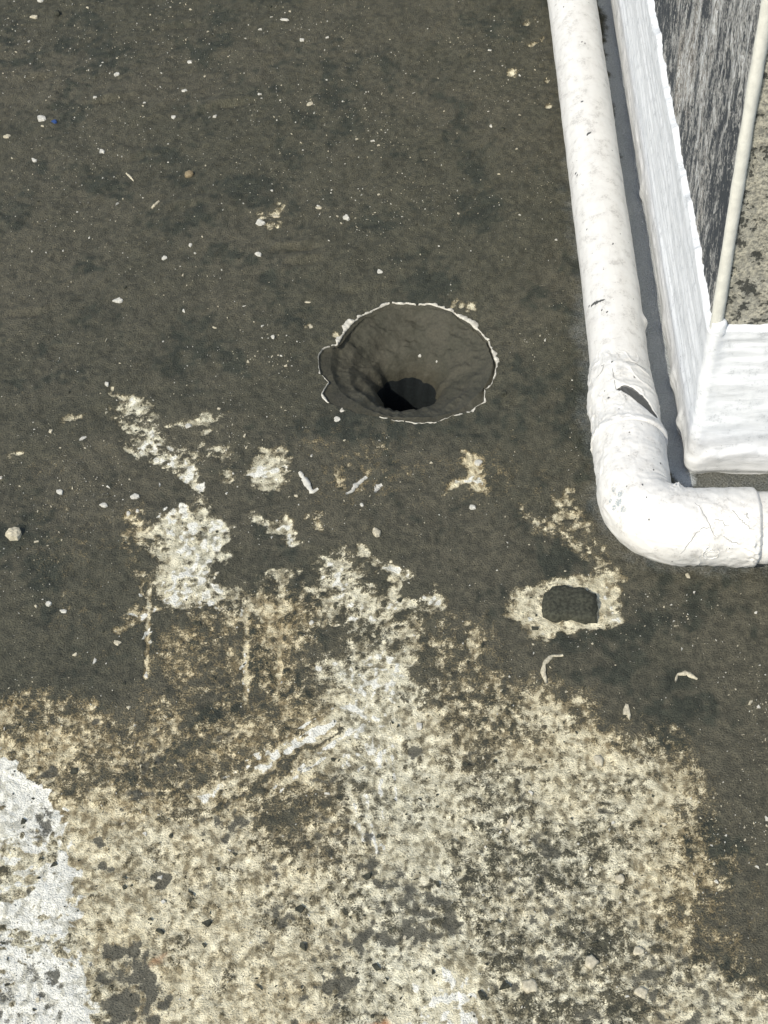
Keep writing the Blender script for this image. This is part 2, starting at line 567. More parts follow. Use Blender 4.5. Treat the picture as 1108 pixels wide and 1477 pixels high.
# centre cluster
patch(pale, [(455, 795), (490, 785), (522, 822), (545, 852), (566, 872), (545, 905), (500, 905), (455, 893), (447, 850)], 0.60, 14)
stroke(pale, [(462, 805), (485, 850), (520, 870)], 12, 0.74)
stroke(pale, [(520, 790), (526, 808)], 8, 0.7)
stroke(pale, [(540, 810), (568, 828), (592, 838)], 8, 0.86)
stroke(pale, [(566, 848), (580, 872), (604, 872), (628, 874)], 11, 0.86)
stroke(pale, [(616, 848), (620, 868)], 3, 0.8)
stroke(pale, [(606, 884), (592, 915), (588, 950)], 16, 0.66)
stroke(pale, [(488, 970), (530, 960), (570, 985)], 34, 0.80)
stroke(pale, [(530, 930), (560, 905)], 24, 0.64)
stroke(pale, [(520, 1000), (534, 1060), (540, 1120)], 44, 0.78, 30)
stroke(pale, [(590, 1040), (620, 1110)], 30, 0.74, 26)
patch(pale, [(575, 842), (592, 838), (612, 846), (616, 862), (590, 868), (574, 858)], 0.0, 5)
stroke(pale, [(632, 925), (636, 960)], 8, 0.50)
stroke(pale, [(680, 908), (685, 945)], 6, 0.62)
stroke(pale, [(512, 645), (520, 680)], 4, 0.46)
stroke(pale, [(484, 660), (484, 695)], 6, 0.42)
stroke(pale, [(540, 630), (566, 648)], 4, 0.44)
# right of the drain
stroke(pale, [(652, 645), (672, 662)], 5, 0.7)
stroke(pale, [(670, 662), (684, 690), (690, 706)], 12, 0.76)
stroke(pale, [(656, 708), (672, 698)], 8, 0.92)
patch(pale, [(818, 708), (840, 712), (846, 735), (855, 762), (868, 790), (888, 815), (902, 850), (896, 892), (884, 899), (866, 888),
             (862, 852), (846, 836), (868, 812), (838, 795), (800, 768), (772, 762), (800, 738)], 0.58, 10)
stroke(pale, [(748, 738), (800, 758), (845, 770)], 9, 0.46)
stroke(pale, [(880, 815), (905, 830)], 9, 0.5)
patch(pale, [(738, 858), (775, 840), (800, 834), (850, 834), (888, 850), (894, 892), (872, 900), (856, 905), (818, 915), (797, 932),
             (785, 920), (764, 916), (734, 895)], 0.90, 7)
for (u, v, wd) in [(741, 103, 5), (738, 108, 4), (760, 32, 6), (788, 118, 4), (783, 152, 5), (770, 60, 4), (486, 489, 5), (482, 480, 5), (500, 466, 5), (660, 436, 6), (680, 443, 5), (448, 468, 4),
                   (105, 600, 7), (25, 655, 6), (98, 605, 5), (300, 625, 5), (385, 310, 9), (392, 322, 8), (400, 300, 6)]:
    stroke(pale, [(u - wd * 0.7, v + 2), (u + wd * 0.7, v - 2)], wd, 0.62)
# wheel-like double track and drip lines in the lower field
stroke(pale, [(515, 1022), (430, 1074), (365, 1114), (290, 1152)], 10, 0.90, 12)
stroke(pale, [(512, 1050), (440, 1102), (385, 1142)], 5, 0.92, 6)
stroke(pale, [(482, 1060), (420, 1101), (362, 1138), (318, 1166)], 2.2, 0.15, 2.5)
stroke(pale, [(470, 1040), (420, 1072), (350, 1112)], 1.2, 0.35, 2)
stroke(pale, [(500, 1130), (524, 1212)], 5, 0.96, 4, warp=False)
stroke(pale, [(526, 1150), (544, 1228)], 4.5, 0.96, 4, warp=False)
stroke(pale, [(548, 1100), (551, 1175)], 4.5, 0.96, 4, warp=False)
stroke(pale, [(636, 1120), (660, 1175)], 3, 0.95, 3)
stroke(pale, [(738, 1180), (728, 1200)], 4, 1.0, 2)
# tan tone
patch(tanm, [(-160, 990), (300, 850), (470, 840), (490, 1000), (470, 1110), (520, 1240), (400, 1290), (250, 1250), (100, 1200), (-160, 1100)], 0.95, 50)
patch(tanm, [(80, 1200), (460, 1180), (480, 1500), (480, 2000), (100, 2000)], 0.62, 60)
patch(tanm, [(160, 560), (340, 570), (470, 640), (470, 820), (340, 880), (220, 880), (190, 740)], 0.10, 30)
patch(tanm, [(440, 780), (640, 800), (640, 900), (620, 1000), (700, 1120), (860, 1180), (900, 1330), (900, 2000), (520, 2000), (520, 1250), (500, 1100), (460, 960)], 0.20, 45)
patch(tanm, [(600, 900), (760, 900), (860, 1000), (1010, 1060), (1060, 1250), (1000, 1350), (930, 1330), (930, 1130), (760, 1110), (640, 1080)], 0.68, 50)
patch(tanm, [(100, 1210), (400, 1200), (480, 1330), (350, 1440), (200, 1350)], 0.60, 50)
patch(tanm, [(740, 830), (900, 830), (900, 930), (740, 930)], 0.5, 30)
patch(tanm, [(800, 690), (860, 690), (900, 810), (760, 780)], 0.55, 30)
patch(tanm, [(600, 1380), (720, 1370), (800, 1700), (500, 1700)], 0.35, 40)
patch(tanm, [(420, 600), (700, 620), (780, 700), (600, 760), (420, 740)], 0.85, 40)
patch(tanm, [(980, 1180), (1100, 1220), (1100, 1400), (980, 1370)], 0.9, 40)
patch(tanm, [(130, 700), (230, 700), (220, 900), (150, 960), (60, 800)], 0.9, 40)
# old white coat and dark growth
patch(white, [(-250, 1030), (-20, 1076), (40, 1105), (88, 1150), (98, 1195), (90, 1225), (112, 1255), (104, 1300), (108, 1345), (112, 1385), (132, 1402), (146, 1440), (150, 2000), (-400, 2000), (-400, 1030)], 0.74, 12)
patch(white, [(-60, 1215), (60, 1215), (70, 1255), (30, 1300), (-60, 1280)], 0.40, 16)
patch(white, [(585, 1425), (650, 1405), (700, 1440), (700, 1800), (560, 1800)], 0.46, 24)
for pts, wd, vv in [([(186, 590), (215, 618), (240, 655), (285, 705)], 16, 0.50), ([(250, 750), (300, 765), (285, 800), (265, 860), (310, 868)], 24, 0.50), ([(168, 910), (215, 878)], 5, 0.5),
                    ([(375, 690), (410, 680)], 14, 0.48), ([(410, 755), (418, 782)], 8, 0.5), ([(460, 805), (490, 860), (530, 890)], 12, 0.45), ([(540, 810), (592, 838)], 6, 0.55),
                    ([(572, 868), (628, 874)], 8, 0.52), ([(490, 970), (530, 960), (572, 985)], 26, 0.50), ([(525, 1000), (535, 1080)], 28, 0.42), ([(662, 705), (686, 692)], 8, 0.5),
                    ([(512, 1026), (430, 1074), (365, 1114), (300, 1150)], 8, 0.56), ([(508, 1052), (440, 1102), (388, 1140)], 4, 0.58), ([(440, 1058), (380, 1092), (330, 1120)], 3, 0.5),
                    ([(500, 1120), (524, 1212)], 3, 0.6), ([(526, 1140), (544, 1228)], 3, 0.6), ([(548, 1090), (551, 1175)], 3, 0.58), ([(602, 885), (590, 930)], 8, 0.45),
                    ([(213, 860), (211, 975)], 2.5, 0.55), ([(356, 860), (354, 1000)], 2.5, 0.5), ([(760, 870), (775, 900), (800, 915)], 10, 0.36), ([(870, 850), (885, 885)], 8, 0.36)]:
    stroke(white, pts, wd, vv - 0.06)
for pts, wd, vv in [([(512, 1026), (430, 1074), (365, 1114), (285, 1154)], 5, 0.70), ([(508, 1052), (440, 1102), (385, 1143)], 3.5, 0.72), ([(452, 1052), (380, 1094), (322, 1124)], 2.0, 0.62),
                    ([(480, 1022), (410, 1064), (352, 1100)], 1.6, 0.66), ([(470, 1092), (425, 1122), (400, 1146)], 1.6, 0.66), ([(500, 1115), (524, 1214)], 2.6, 0.78), ([(526, 1140), (544, 1230)], 2.6, 0.78), ([(548, 1085), (552, 1180)], 2.4, 0.76), ([(514, 1060), (518, 1130)], 2.2, 0.62), ([(566, 1090), (572, 1160)], 2, 0.6)]:
    stroke(white, pts, wd, vv, 2.5, warp=False)
patch(moss, [(22, 1375), (45, 1390), (70, 1390), (84, 1372), (85, 1400), (72, 1430), (40, 1415), (18, 1402)], 0.9, 6)
patch(moss, [(-40, 1400), (10, 1390), (12, 1440), (-40, 1450)], 0.6, 10)
patch(moss, [(35, 1178), (70, 1160), (90, 1195), (70, 1230), (45, 1215)], 0.46, 12)
patch(moss, [(-60, 1330), (40, 1350), (90, 1440), (60, 1520), (-60, 1520)], 0.18, 20)
patch(moss, [(140, 1355), (178, 1345), (215, 1372), (218, 1410), (236, 1440), (226, 1500), (150, 1500), (148, 1410)], 0.70, 12)
patch(moss, [(525, 1240), (575, 1250), (620, 1285), (660, 1300), (655, 1355), (600, 1370), (575, 1385), (520, 1385), (468, 1380), (478, 1352), (530, 1340), (545, 1290)], 0.54, 16)
patch(moss, [(700, 1225), (800, 1210), (880, 1260), (900, 1330), (850, 1420), (880, 1700), (720, 1700), (740, 1400), (690, 1320)], 0.27, 40)
patch(moss, [(420, 1430), (500, 1440), (520, 1500), (420, 1520)], 0.42, 20)
patch(moss, [(900, 1330), (1060, 1390), (1060, 1700), (880, 1700)], 0.26, 40)
patch(moss, [(280, 1150), (520, 1110), (500, 1260), (330, 1260)], 0.20, 40)
patch(moss, [(150, 1050), (360, 1050), (300, 1160), (150, 1160)], 0.25, 40)
patch(moss, [(380, 1290), (430, 1300), (420, 1340), (380, 1330)], 0.45, 14)
for (u, v, wp, hp) in [(75, 1119, 27, 20), (144, 1220, 18, 14), (234, 1268, 38, 20), (45, 1285, 14, 18), (150, 1250, 22, 16), (340, 1197, 34, 22), (326, 1219, 20, 12), (475, 1124, 34, 12), (404, 1318, 38, 18), (490, 1412, 62, 34), (527, 1258, 22, 22), (599, 1081, 17, 20), (741, 1152, 13, 17), (788, 1231, 32, 25), (638, 1296, 26, 20), (638, 1335, 32, 22), (946, 1403, 22, 12), (838, 1466, 36, 22), (211, 1430, 30, 32), (165, 1115, 18, 14), (200, 1143, 26, 14), (683, 1100, 14, 18), (389, 1353, 18, 12), (870, 1168, 20, 12)]:
    q = [(u + wp / 2 * math.cos(a) * (1 + 0.3 * math.sin(3 * a + u)), v + hp / 2 * math.sin(a) * (1 + 0.3 * math.sin(2 * a + v))) for a in np.linspace(0, 2 * np.pi, 14, endpoint=False)]
    patch(moss, q, 0.82, 6)
stroke(rust, [(436, 1482), (482, 1486)], 6, 0.6)
stroke(rust, [(545, 1484), (560, 1480)], 8, 0.8)
stroke(rust, [(222, 1385), (228, 1378)], 8, 0.4)
# grey-blue lens glow along the pipe and shade in the gap, painted as colour
stroke(glow_mask, [(800, -200), (838, 300), (850, 480), (860, 640), (884, 760), (940, 805), (1010, 815), (1400, 815)], 20, 0.36, 42)
patch(glow_mask, [(845, -200), (905, 400), (930, 640), (985, 722), (1040, 715), (1010, 672), (960, 400), (890, -200)], 1.0, 10)

patch(glow_mask, [(985, 720), (1400, 720), (1400, 670), (1000, 675)], 0.36, 8)

# break the patches up: flakes, filaments and pores from 40 mm down to 3.5 mm
n40 = fbm(X * 30 + 4, Y * 30, 2)
inx = sstep(-0.62, -0.57, X) * sstep(0.60, 0.56, X) * sstep(0.74, 0.78, Y) * sstep(2.47, 2.42, Y)   # only where the sheet is fine enough
n12 = inx * fbm(X * 150, Y * 112 + 7, 2, 0.85) + (1 - inx) * fbm(X * 42 + 9, Y * 42, 1)
nst = inx * fbm(X * 130 + 3, Y * 230 + 2, 2, 0.8)                     # scrubbed sideways
fil = 0.45 + inx * (0.55 - 2.6 * np.abs(fbm(X * 150 + 31, Y * 150 + 8, 2, 0.7)))   # filaments
near_bare = sstep(0.02, 0.30, pale)
fieldm = sstep(1.36, 1.20, Y)
s_bare = pale + near_bare * (0.34 * n40 + (0.62 - 0.20 * fieldm) * n12 + (0.40 - 0.25 * fieldm) * nst + 0.20 * (fil - 0.45)) + (1 - near_bare) * 0.25 * n12
grain = np.clip(0.55 + inx * 0.85 * fbm(X * 210 + 12, Y * 160 + 40, 2, 0.8) + 0.30 * fbm(X * 60, Y * 60 + 90, 2) + 0.26 * (fil - 0.4), 0, 1)
grain = np.clip(grain + 0.22 * sstep(0.80, 0.96, pale), 0, 1)
s_moss = moss + np.where(moss > 0.02, 0.60 * n12 + 0.60 * inx * fbm(X * 120 + 77, Y * 120, 2, 0.8) + 0.15 * n40, 0)
s_white = white + np.where(white > 0.02, (0.30 + 0.40 * sstep(0.5, 0.7, white)) * n40 + (0.75 - 0.33 * sstep(0.5, 0.7, white)) * n12 + 0.25 * (fil - 0.5) + 0.3 * inx * fbm(X * 60 + Y * 60, Y * 160, 2) - 0.04, 0)
brn = np.clip(0.5 + 0.9 * fbm(X * 7, Y * 7 + 60, 4, 0.6), 0, 1)
smear = np.clip(0.30 + 0.95 * fbm(X * 18 + 8, Y * 15 + 5, 3, 0.65) + inx * 0.55 * fbm(X * 110, Y * 90, 2, 0.8), 0, 1)
tanm = np.clip(tanm + 0.35 * n40, 0, 1)
Z = 0.0035 * fbm(X * 9, Y * 9, 3) + 0.0022 * fbm(X * 50 + 3, Y * 50, 3, 0.6)
bare_z = sstep(0.36, 0.66, s_bare)
Z += 0.0017 * (1 - bare_z) - 0.0006
Z += inx * 0.0011 * fbm(X * 150 + 12, Y * 150 + 40, 2, 0.8)
Z += 0.0005 * sstep(0.4, 0.6, s_white) - 0.0006 * sstep(0.4, 0.6, s_moss)
# little scoured ridges in the silt, far side
for (u, v, L, a) in [(330, 152, 26, 2.2), (155, 148, 22, 2.0), (60, 112, 18, 1.6), (300, 160, 16, 1.4), (430, 360, 34, 1.8), (440, 380, 26, 1.5),
                     (262, 300, 30, 1.2), (40, 455, 26, 1.6), (205, 228, 20, 1.2), (510, 420, 24, 1.0), (260, 40, 30, 1.3)]:
    c = at(u, v)[:2]; lm = L / px_m(u, v)
    q = np.exp(-(((X - c[0]) / lm) ** 2 + ((Y - c[1] - 0.15 * (X - c[0])) / 0.006) ** 2))
    q2 = np.exp(-(((X - c[0]) / lm) ** 2 + ((Y - c[1] - 0.010 - 0.15 * (X - c[0])) / 0.007) ** 2))
    Z += a * 0.0016 * (q2 - q * 1.3)
far = np.clip((np.maximum(abs(X), abs(Y - 1.6)) - 1.2) / 1.0, 0, 1)
Z *= (1 - far)
# the coat is slightly dished towards the drain
rd = np.hypot(X - HC[0], Y - HC[1])
Z -= 0.004 * np.exp(-((rd - 0.09) / 0.05) ** 2)


def floor_z(x, y):
    i = np.clip(np.searchsorted(gx, x), 1, len(gx) - 1); j = np.clip(np.searchsorted(gy, y), 1, len(gy) - 1)
    i = i - 1 if abs(gx[i - 1] - x) < abs(gx[i] - x) else i
    j = j - 1 if abs(gy[j - 1] - y) < abs(gy[j] - y) else j
    return float(Z[i, j])


nx, ny = X.shape
fq = grid_faces(nx, ny)
hole_v = (mx < HS + STEP * 0.5).ravel()         # vertices on the rim ring or inside it
keep = ~(hole_v[fq].all(1))
fq = fq[keep]
V = np.stack([X, Y, Z], -1).reshape(-1, 3)
used = np.zeros(len(V), bool); used[fq.ravel()] = True
remap = np.cumsum(used) - 1
floor = mesh_obj('roof_floor', V[used], remap[fq], M_FLOOR,
                 attrs={'mask': np.stack([s_bare, tanm, s_moss], -1).reshape(-1, 3)[used],
                        'mask_b': np.stack([s_white, glow_mask, rust], -1).reshape(-1, 3)[used],
                        'mask_c': np.stack([smear, brn, grain], -1).reshape(-1, 3)[used]})
tag(floor, kind='structure')

# ================================================================= DRAIN
drain = empty('roof_drain', (HC[0], HC[1], 0))
tag(drain, 'round funnel-shaped roof drain hole lined with silt, ragged pale rim', 'drain')
NA = 360
aa = np.linspace(-np.pi, np.pi, NA, endpoint=False)
R0 = rim_r(aa)
zr = np.array([floor_z(HC[0] + math.cos(a) * (r + 0.003), HC[1] + math.sin(a) * (r + 0.003)) for a, r in zip(aa, R0)])
prof = [(1.0, -0.0002), (0.985, -0.0030), (0.97, -0.0040)]
bowl_prof = [(0.089, -0.0050), (0.085, -0.0085), (0.080, -0.0125), (0.074, -0.0155), (0.069, -0.0175), (0.065, -0.0225), (0.060, -0.0275), (0.053, -0.0315),
             (0.047, -0.0355), (0.042, -0.0410), (0.0375, -0.0475), (0.0345, -0.0545), (0.0330, -0.0640)]
rows = []
bc = np.array([0.0300, 1.6285]) - HC
for k, z in prof:
    rows.append(np.stack([np.cos(aa) * R0 * k, np.sin(aa) * R0 * k, zr + z], -1))
for i, (r, z) in enumerate(np.array([np.interp(np.linspace(0, len(bowl_prof) - 1, 44), range(len(bowl_prof)), [p[j] for p in bowl_prof]) for j in (0, 1)]).T):
    rw = r + 0.0130 * sstep(0.068, 0.036, r) * fbm(np.cos(aa) * 1.7 + 3, np.sin(aa) * 1.7 + 8, 2, 0.5)
    x = np.cos(aa) * rw; y = np.sin(aa) * rw
    nzz = 0.0080 * fbm(x * 24 + 9, y * 24 + 2, 2, 0.4) + 0.0046 * fbm(x * 70 + 5, y * 70 + z * 60, 3, 0.6) + 0.0012 * fbm(x * 200, y * 200 + z * 200, 2)
    rad = np.minimum(np.hypot(x + bc[0], y + bc[1]), 0.965 * R0) / np.maximum(np.hypot(x + bc[0], y + bc[1]), 1e-6)
    rows.append(np.stack([(x + bc[0]) * rad, (y + bc[1]) * rad, np.full(NA, z) + nzz * min(1, (0.1 - r) * 60)], -1))
BV = np.concatenate(rows); BV[:, :2] += HC
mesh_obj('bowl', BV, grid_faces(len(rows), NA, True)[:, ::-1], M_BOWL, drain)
last = rows[-1]
rows2 = [last + np.array([0, 0, 0.0])]
for dz in (-0.008, -0.05, -0.12, -0.30):
    q = last.copy(); q[:, 2] = -0.064 + dz; rows2.append(q)
OV = np.concatenate(rows2 + [np.array([[bc[0], bc[1], -0.36]])]); OV[:, :2] += HC
of = [tuple(f) for f in grid_faces(len(rows2), NA, True)[:, ::-1]]
b0 = (len(rows2) - 1) * NA
of += [(b0 + k, b0 + (k + 1) % NA, len(OV) - 1) for k in range(NA)]
mesh_obj('outlet_pipe', OV, of, M_OUTLET, drain)


# ragged rim of broken paint: a thin raised ribbon of varying width
def rim_ribbon(a0, a1, wfun, name='rim_coating'):
    n = max(int(abs(a1 - a0) / 0.012), 6)
    a = np.linspace(a0, a1, n)
    r = rim_r(a)
    wv = np.array([wfun((q - a0) / (a1 - a0)) for q in a]) * 0.85 * (0.02 + 1.7 * np.clip(0.32 + 1.8 * fbm(a * 9 + a0 * 7, a * 0 + 1.7, 3, 0.6), 0, 1))
    out = []
    for k, (q, dz) in enumerate([(-0.0006, -0.003), (-0.0004, 0.0002), (0.25, 0.0007), (0.75, 0.0006), (1.0, -0.0008)]):
        rad = r + (q if k < 2 else wv * q)
        x = HC[0] + np.cos(a) * rad; y = HC[1] + np.sin(a) * rad
        zf = np.array([floor_z(HC[0] + math.cos(b) * (c + 0.004), HC[1] + math.sin(b) * (c + 0.004)) for b, c in zip(a, r)])
        out.append(np.stack([x, y, zf + dz + 0.0006 * vnoise(a * 60, a * 0 + k)], -1))
    return mesh_obj(name, np.concatenate(out), grid_faces(5, n)[:, ::-1], M_RIM, drain)


def taper(w):
    return lambda t: w * (0.25 + 0.75 * math.sin(math.pi * min(max(t, 0), 1)) ** 0.6)


def pa(u, v):
    p = at(u, v)[:2] - HC
    return math.atan2(p[1], p[0])


for (p0, p1, w_) in [((478, 496), (562, 436), 0.0055), ((566, 436), (600, 437), 0.0016), ((604, 437), (655, 447), 0.0065), ((655, 447), (706, 492), 0.0050),
                     ((706, 492), (716, 530), 0.0036), ((716, 530), (700, 560), 0.0026), ((700, 560), (655, 595), 0.0030), ((655, 595), (624, 605), 0.0024),
                     ((624, 605), (585, 604), 0.0024), ((583, 604), (548, 597), 0.0018), ((500, 587), (494, 585), 0.0060),
                     ((474, 578), (464, 560), 0.0024), ((466, 562), (476, 548), 0.0020), ((476, 548), (458, 520), 0.0014), ((458, 520), (477, 497), 0.0010)]:
    a0, a1 = pa(*p0), pa(*p1)
    if a0 < a1:
        if a1 - a0 > np.pi: a0 += 2 * np.pi
    elif a0 - a1 > np.pi: a1 += 2 * np.pi
    if a0 > a1:
        a0, a1 = a1, a0
    rim_ribbon(a0, a1, taper(w_))

# ================================================================= WALL
WX0, WY0 = 0.3175, 1.4575          # bare wall faces: side face x, front face y (corner)
WTOP = 1.15
SLANT = -0.0125                    # the side face drifts a little towards -x with distance


def side_x(y):
    return WX0 + SLANT * (y - WY0)


wall = empty('rendered_wall', (WX0, WY0, 0))
tag(wall, 'weathered grey wall corner with white-painted base and pale corner bead', 'wall')
YB, XB = 7.0, 5.0


def sheet(p_fun, us, vs_, mat, name, parent, attrs=None, flip=False):
    Uu, Vv = np.meshgrid(us, vs_, indexing='ij')
    P = p_fun(Uu, Vv)
    f = grid_faces(len(us), len(vs_))
    if flip: f = f[:, ::-1]
    return mesh_obj(name, P.reshape(-1, 3), f, mat, parent)


ys = np.concatenate([np.arange(WY0, 2.6, 0.004), np.linspace(2.65, YB, 24)])
zs = np.concatenate([np.arange(0.0, 0.75, 0.004), np.linspace(0.8, WTOP, 8)])
sheet(lambda u, v: np.stack([side_x(u) + 0.0022 * fbm(u * 45, v * 12, 4) + 0.0012 * fbm(u * 160, v * 60, 2), u, v], -1), ys, zs, M_SIDE, 'side_face', wall, flip=False)
xs = np.concatenate([np.arange(WX0, 0.60, 0.004), np.linspace(0.63, XB, 24)])
sheet(lambda u, v: np.stack([u, WY0 + 0.0025 * fbm(u * 45, v * 45, 4) + 0.0015 * fbm(u * 160, v * 160, 2), v], -1), xs, zs, M_FRONT, 'front_face', wall, flip=True)
mesh_obj('wall_top', [(side_x(WY0) - 0.002, WY0 - 0.002, WTOP), (XB, WY0 - 0.002, WTOP), (XB, YB, WTOP), (side_x(YB), YB, WTOP)], [(0, 1, 2, 3)], M_FRONT, wall, False)
mesh_obj('wall_end', [(XB, WY0, 0), (XB, YB, 0), (XB, YB, WTOP), (XB, WY0, WTOP), (side_x(YB), YB, 0), (side_x(YB), YB, WTOP)],
         [(0, 1, 2, 3), (1, 4, 5, 2)], M_FRONT, wall, False)

# corner bead: slim rounded strip up the arris
zb = np.concatenate([np.arange(0.188, 0.75, 0.006), np.linspace(0.78, WTOP, 14)])
pb = np.linspace(0, 2 * np.pi, 20, endpoint=False)
rows = []
for z in zb:
    r = 0.0058 + 0.0006 * vnoise(np.array(z * 60), np.array(2.0)) + 0.0006 * vnoise(np.array(z * 17), np.array(8.0))
    cx = WX0 + 0.0015 + 0.0010 * vnoise(np.array(z * 9), np.array(4.0)); cy = WY0 - 0.0010
    rows.append(np.stack([cx + np.cos(pb) * r * 1.05, cy + np.sin(pb) * r, np.full(20, z)], -1))
mesh_obj('corner_bead', np.concatenate(rows), grid_faces(len(rows), 20, True), M_BEAD, wall)

# thick painted base wrapped round the corner
Rc = 0.011
th_ = 0.0060
s_side = np.concatenate([np.linspace(3.6, 1.0, 14)[:-1], np.arange(1.0, 0.0, -0.0020)])     # distance behind the corner arc
s_arc = np.linspace(0, np.pi / 2, 18)
s_front = np.concatenate([np.arange(0.0020, 0.26, 0.0020), np.linspace(0.28, 4.0, 14)])
base = []; nrm_ = []; sarr = []
for s in s_side:
    y = WY0 - th_ + Rc + s
    base.append((side_x(y) - th_, y)); nrm_.append((-1, 0)); sarr.append(-s)
ccx = side_x(WY0) - th_ + Rc; ccy = WY0 - th_ + Rc
for a in s_arc:
    base.append((ccx - Rc * math.cos(a), ccy - Rc * math.sin(a))); nrm_.append((-math.cos(a), -math.sin(a))); sarr.append(Rc * a)
for s in s_front:
    base.append((ccx + s, ccy - Rc)); nrm_.append((0, -1)); sarr.append(Rc * math.pi / 2 + s)
base = np.array(base); nrm_ = np.array(nrm_); sarr = np.array(sarr)
tz = np.linspace(0, 1, 118)
S, T = np.meshgrid(sarr, tz, indexing='ij')
top = 0.198 + 0.005 * fbm(sarr * 14, sarr * 0 + 2, 3) + 0.004 * np.maximum(0, vnoise(sarr * 75, sarr * 0 + 4)) + 0.001 * vnoise(sarr * 300, sarr * 0 + 9)
top = top + np.where(sarr < 0, 0.012 * np.maximum(0, vnoise(sarr * 23, sarr * 0 + 14)), 0)
top = np.where(sarr > Rc * 1.7, 0.203 + 0.0015 * fbm(sarr * 90, sarr * 0, 2), top)
Zs = -0.004 + T * (top[:, None] + 0.004)
fr = (S > Rc * 1.0)
side_m = sstep(0.0, -0.03, S)
front_m = sstep(0.010, 0.03, S)
disp = 0.0014 * fbm(S * 9, Zs * 40, 3)                                             # long brush strokes
disp += side_m * (0.0018 * fbm(S * 6 + Zs * 16, Zs * 80, 3) + 0.0008 * vnoise(S * 22 + Zs * 90, Zs * 300))
disp += front_m * (0.0020 * fbm(S * 14, Zs * 48 + 30, 4) + 0.0008 * vnoise(S * 26, Zs * 330) * sstep(0.11, 0.17, Zs) + 0.0016 * fbm(S * 30 + 4, Zs * 30, 2))
arc_m = np.exp(-((S - 0.012) / 0.016) ** 2)
disp += arc_m * (0.0026 * fbm(S * 50, Zs * 75 + 11, 3) * sstep(0.16, 0.05, Zs) + 0.0034 * sstep(0.10, 0.19, Zs) * np.exp(-((S - 0.014) / 0.009) ** 2))
# swollen foot with a wavy upper edge
wav = 0.034 + 0.026 * fbm(S * 30, S * 0 + 6, 3)
disp += 0.0034 * sstep(wav + 0.004, wav - 0.006, Zs) * (0.25 + 0.75 * sstep(-0.02, 0.01, S))
for sb, ab in [(-0.050, 0.0045), (-0.118, 0.0035), (-0.205, 0.0025), (-0.44, 0.003)]:
    disp += ab * np.exp(-((S - sb) / 0.010) ** 2 - ((Zs - 0.012) / 0.018) ** 2)
disp -= 0.004 * sstep(0.010, 0.0, Zs)                                               # tucks under at the floor
disp -= (th_ + 0.0015) * sstep(0.985, 1.0, T) * 0.9                                 # feathered upper edge
P = np.zeros(S.shape + (3,))
P[..., 0] = base[:, None, 0] + nrm_[:, None, 0] * disp
P[..., 1] = base[:, None, 1] + nrm_[:, None, 1] * disp
P[..., 2] = Zs
mesh_obj('painted_base', P.reshape(-1, 3), grid_faces(len(sarr), len(tz)), M_SKIRT, wall)

# blob of paint where the bead meets the painted base
bl = []
for i, a in enumerate(np.linspace(0.001, np.pi - 0.001, 14)):
    for p in np.linspace(0, 2 * np.pi, 20, endpoint=False):
        r = 1 + 0.25 * float(vnoise(np.array(a * 3.1), np.array(math.cos(p) * 2 + 5)))
        bl.append((WX0 + 0.004 + 0.0085 * r * math.sin(a) * math.cos(p), WY0 - 0.003 + 0.007 * r * math.sin(a) * math.sin(p), 0.199 + 0.0125 * r * math.cos(a)))
mesh_obj('paint_blob', bl, grid_faces(14, 20, True)[:, ::-1], M_SKIRT, wall)

# ================================================================= PIPE
PZ = 0.0365
PX, PYH = 0.2500, 1.3445
BR = 0.047


def pipe_x(y):
    return PX - 0.0118 * np.maximum(y - 1.70, 0)


def tube(path, tang, rad, nphi=112, lump=0.0, seed=0):
    """path in the plane z=PZ; returns verts rows; phi=0 points to the left of travel, pi/2 is up"""
    ph = np.linspace(0, 2 * np.pi, nphi, endpoint=False)
    N = np.stack([-tang[:, 1], tang[:, 0]], -1)
    rr_ = rad if rad.ndim == 2 else np.repeat(rad[:, None], nphi, 1)
    P = np.zeros((len(path), nphi, 3))
    P[..., 0] = path[:, None, 0] + N[:, None, 0] * np.cos(ph) * rr_
    P[..., 1] = path[:, None, 1] + N[:, None, 1] * np.cos(ph) * rr_
    P[..., 2] = PZ + np.sin(ph) * rr_
    return P


def axis_hit(u, v, R):
    """where a sight line meets the run of pipe along y: (y, phi)"""
    d = ray(u, v); o = np.array([0, 0, CAM_H])
    x0 = PX
    A = d[0] ** 2 + d[2] ** 2; B = 2 * ((o[0] - x0) * d[0] + (o[2] - PZ) * d[2]); Cc = (o[0] - x0) ** 2 + (o[2] - PZ) ** 2 - R * R
    D = max(B * B - 4 * A * Cc, 0)
    t = (-B - math.sqrt(D)) / (2 * A)
    p = o + t * d
    return p, math.atan2(p[2] - PZ, p[0] - x0)


def run_hit(u, v, R):
    """the same for the run along x"""
    d = ray(u, v); o = np.array([0, 0, CAM_H])
    A = d[1] ** 2 + d[2] ** 2; B = 2 * ((o[1] - PYH) * d[1] + (o[2] - PZ) * d[2]); Cc = (o[1] - PYH) ** 2 + (o[2] - PZ) ** 2 - R * R
    D = max(B * B - 4 * A * Cc, 0)
    t = (-B - math.sqrt(D)) / (2 * A)
    return o + t * d


def marks(P, pts3, val_col, F):
    for (p, r) in pts3:
        d = np.linalg.norm(P - p, axis=-1)
        F[..., val_col] = np.maximum(F[..., val_col], sstep(r * 1.5, r * 0.5, d))


pipe_t = empty('drain_pipe', (PX, PYH, 0))
tag(pipe_t, 'white-painted plastic pipe with elbow lying round the wall corner', 'pipe')

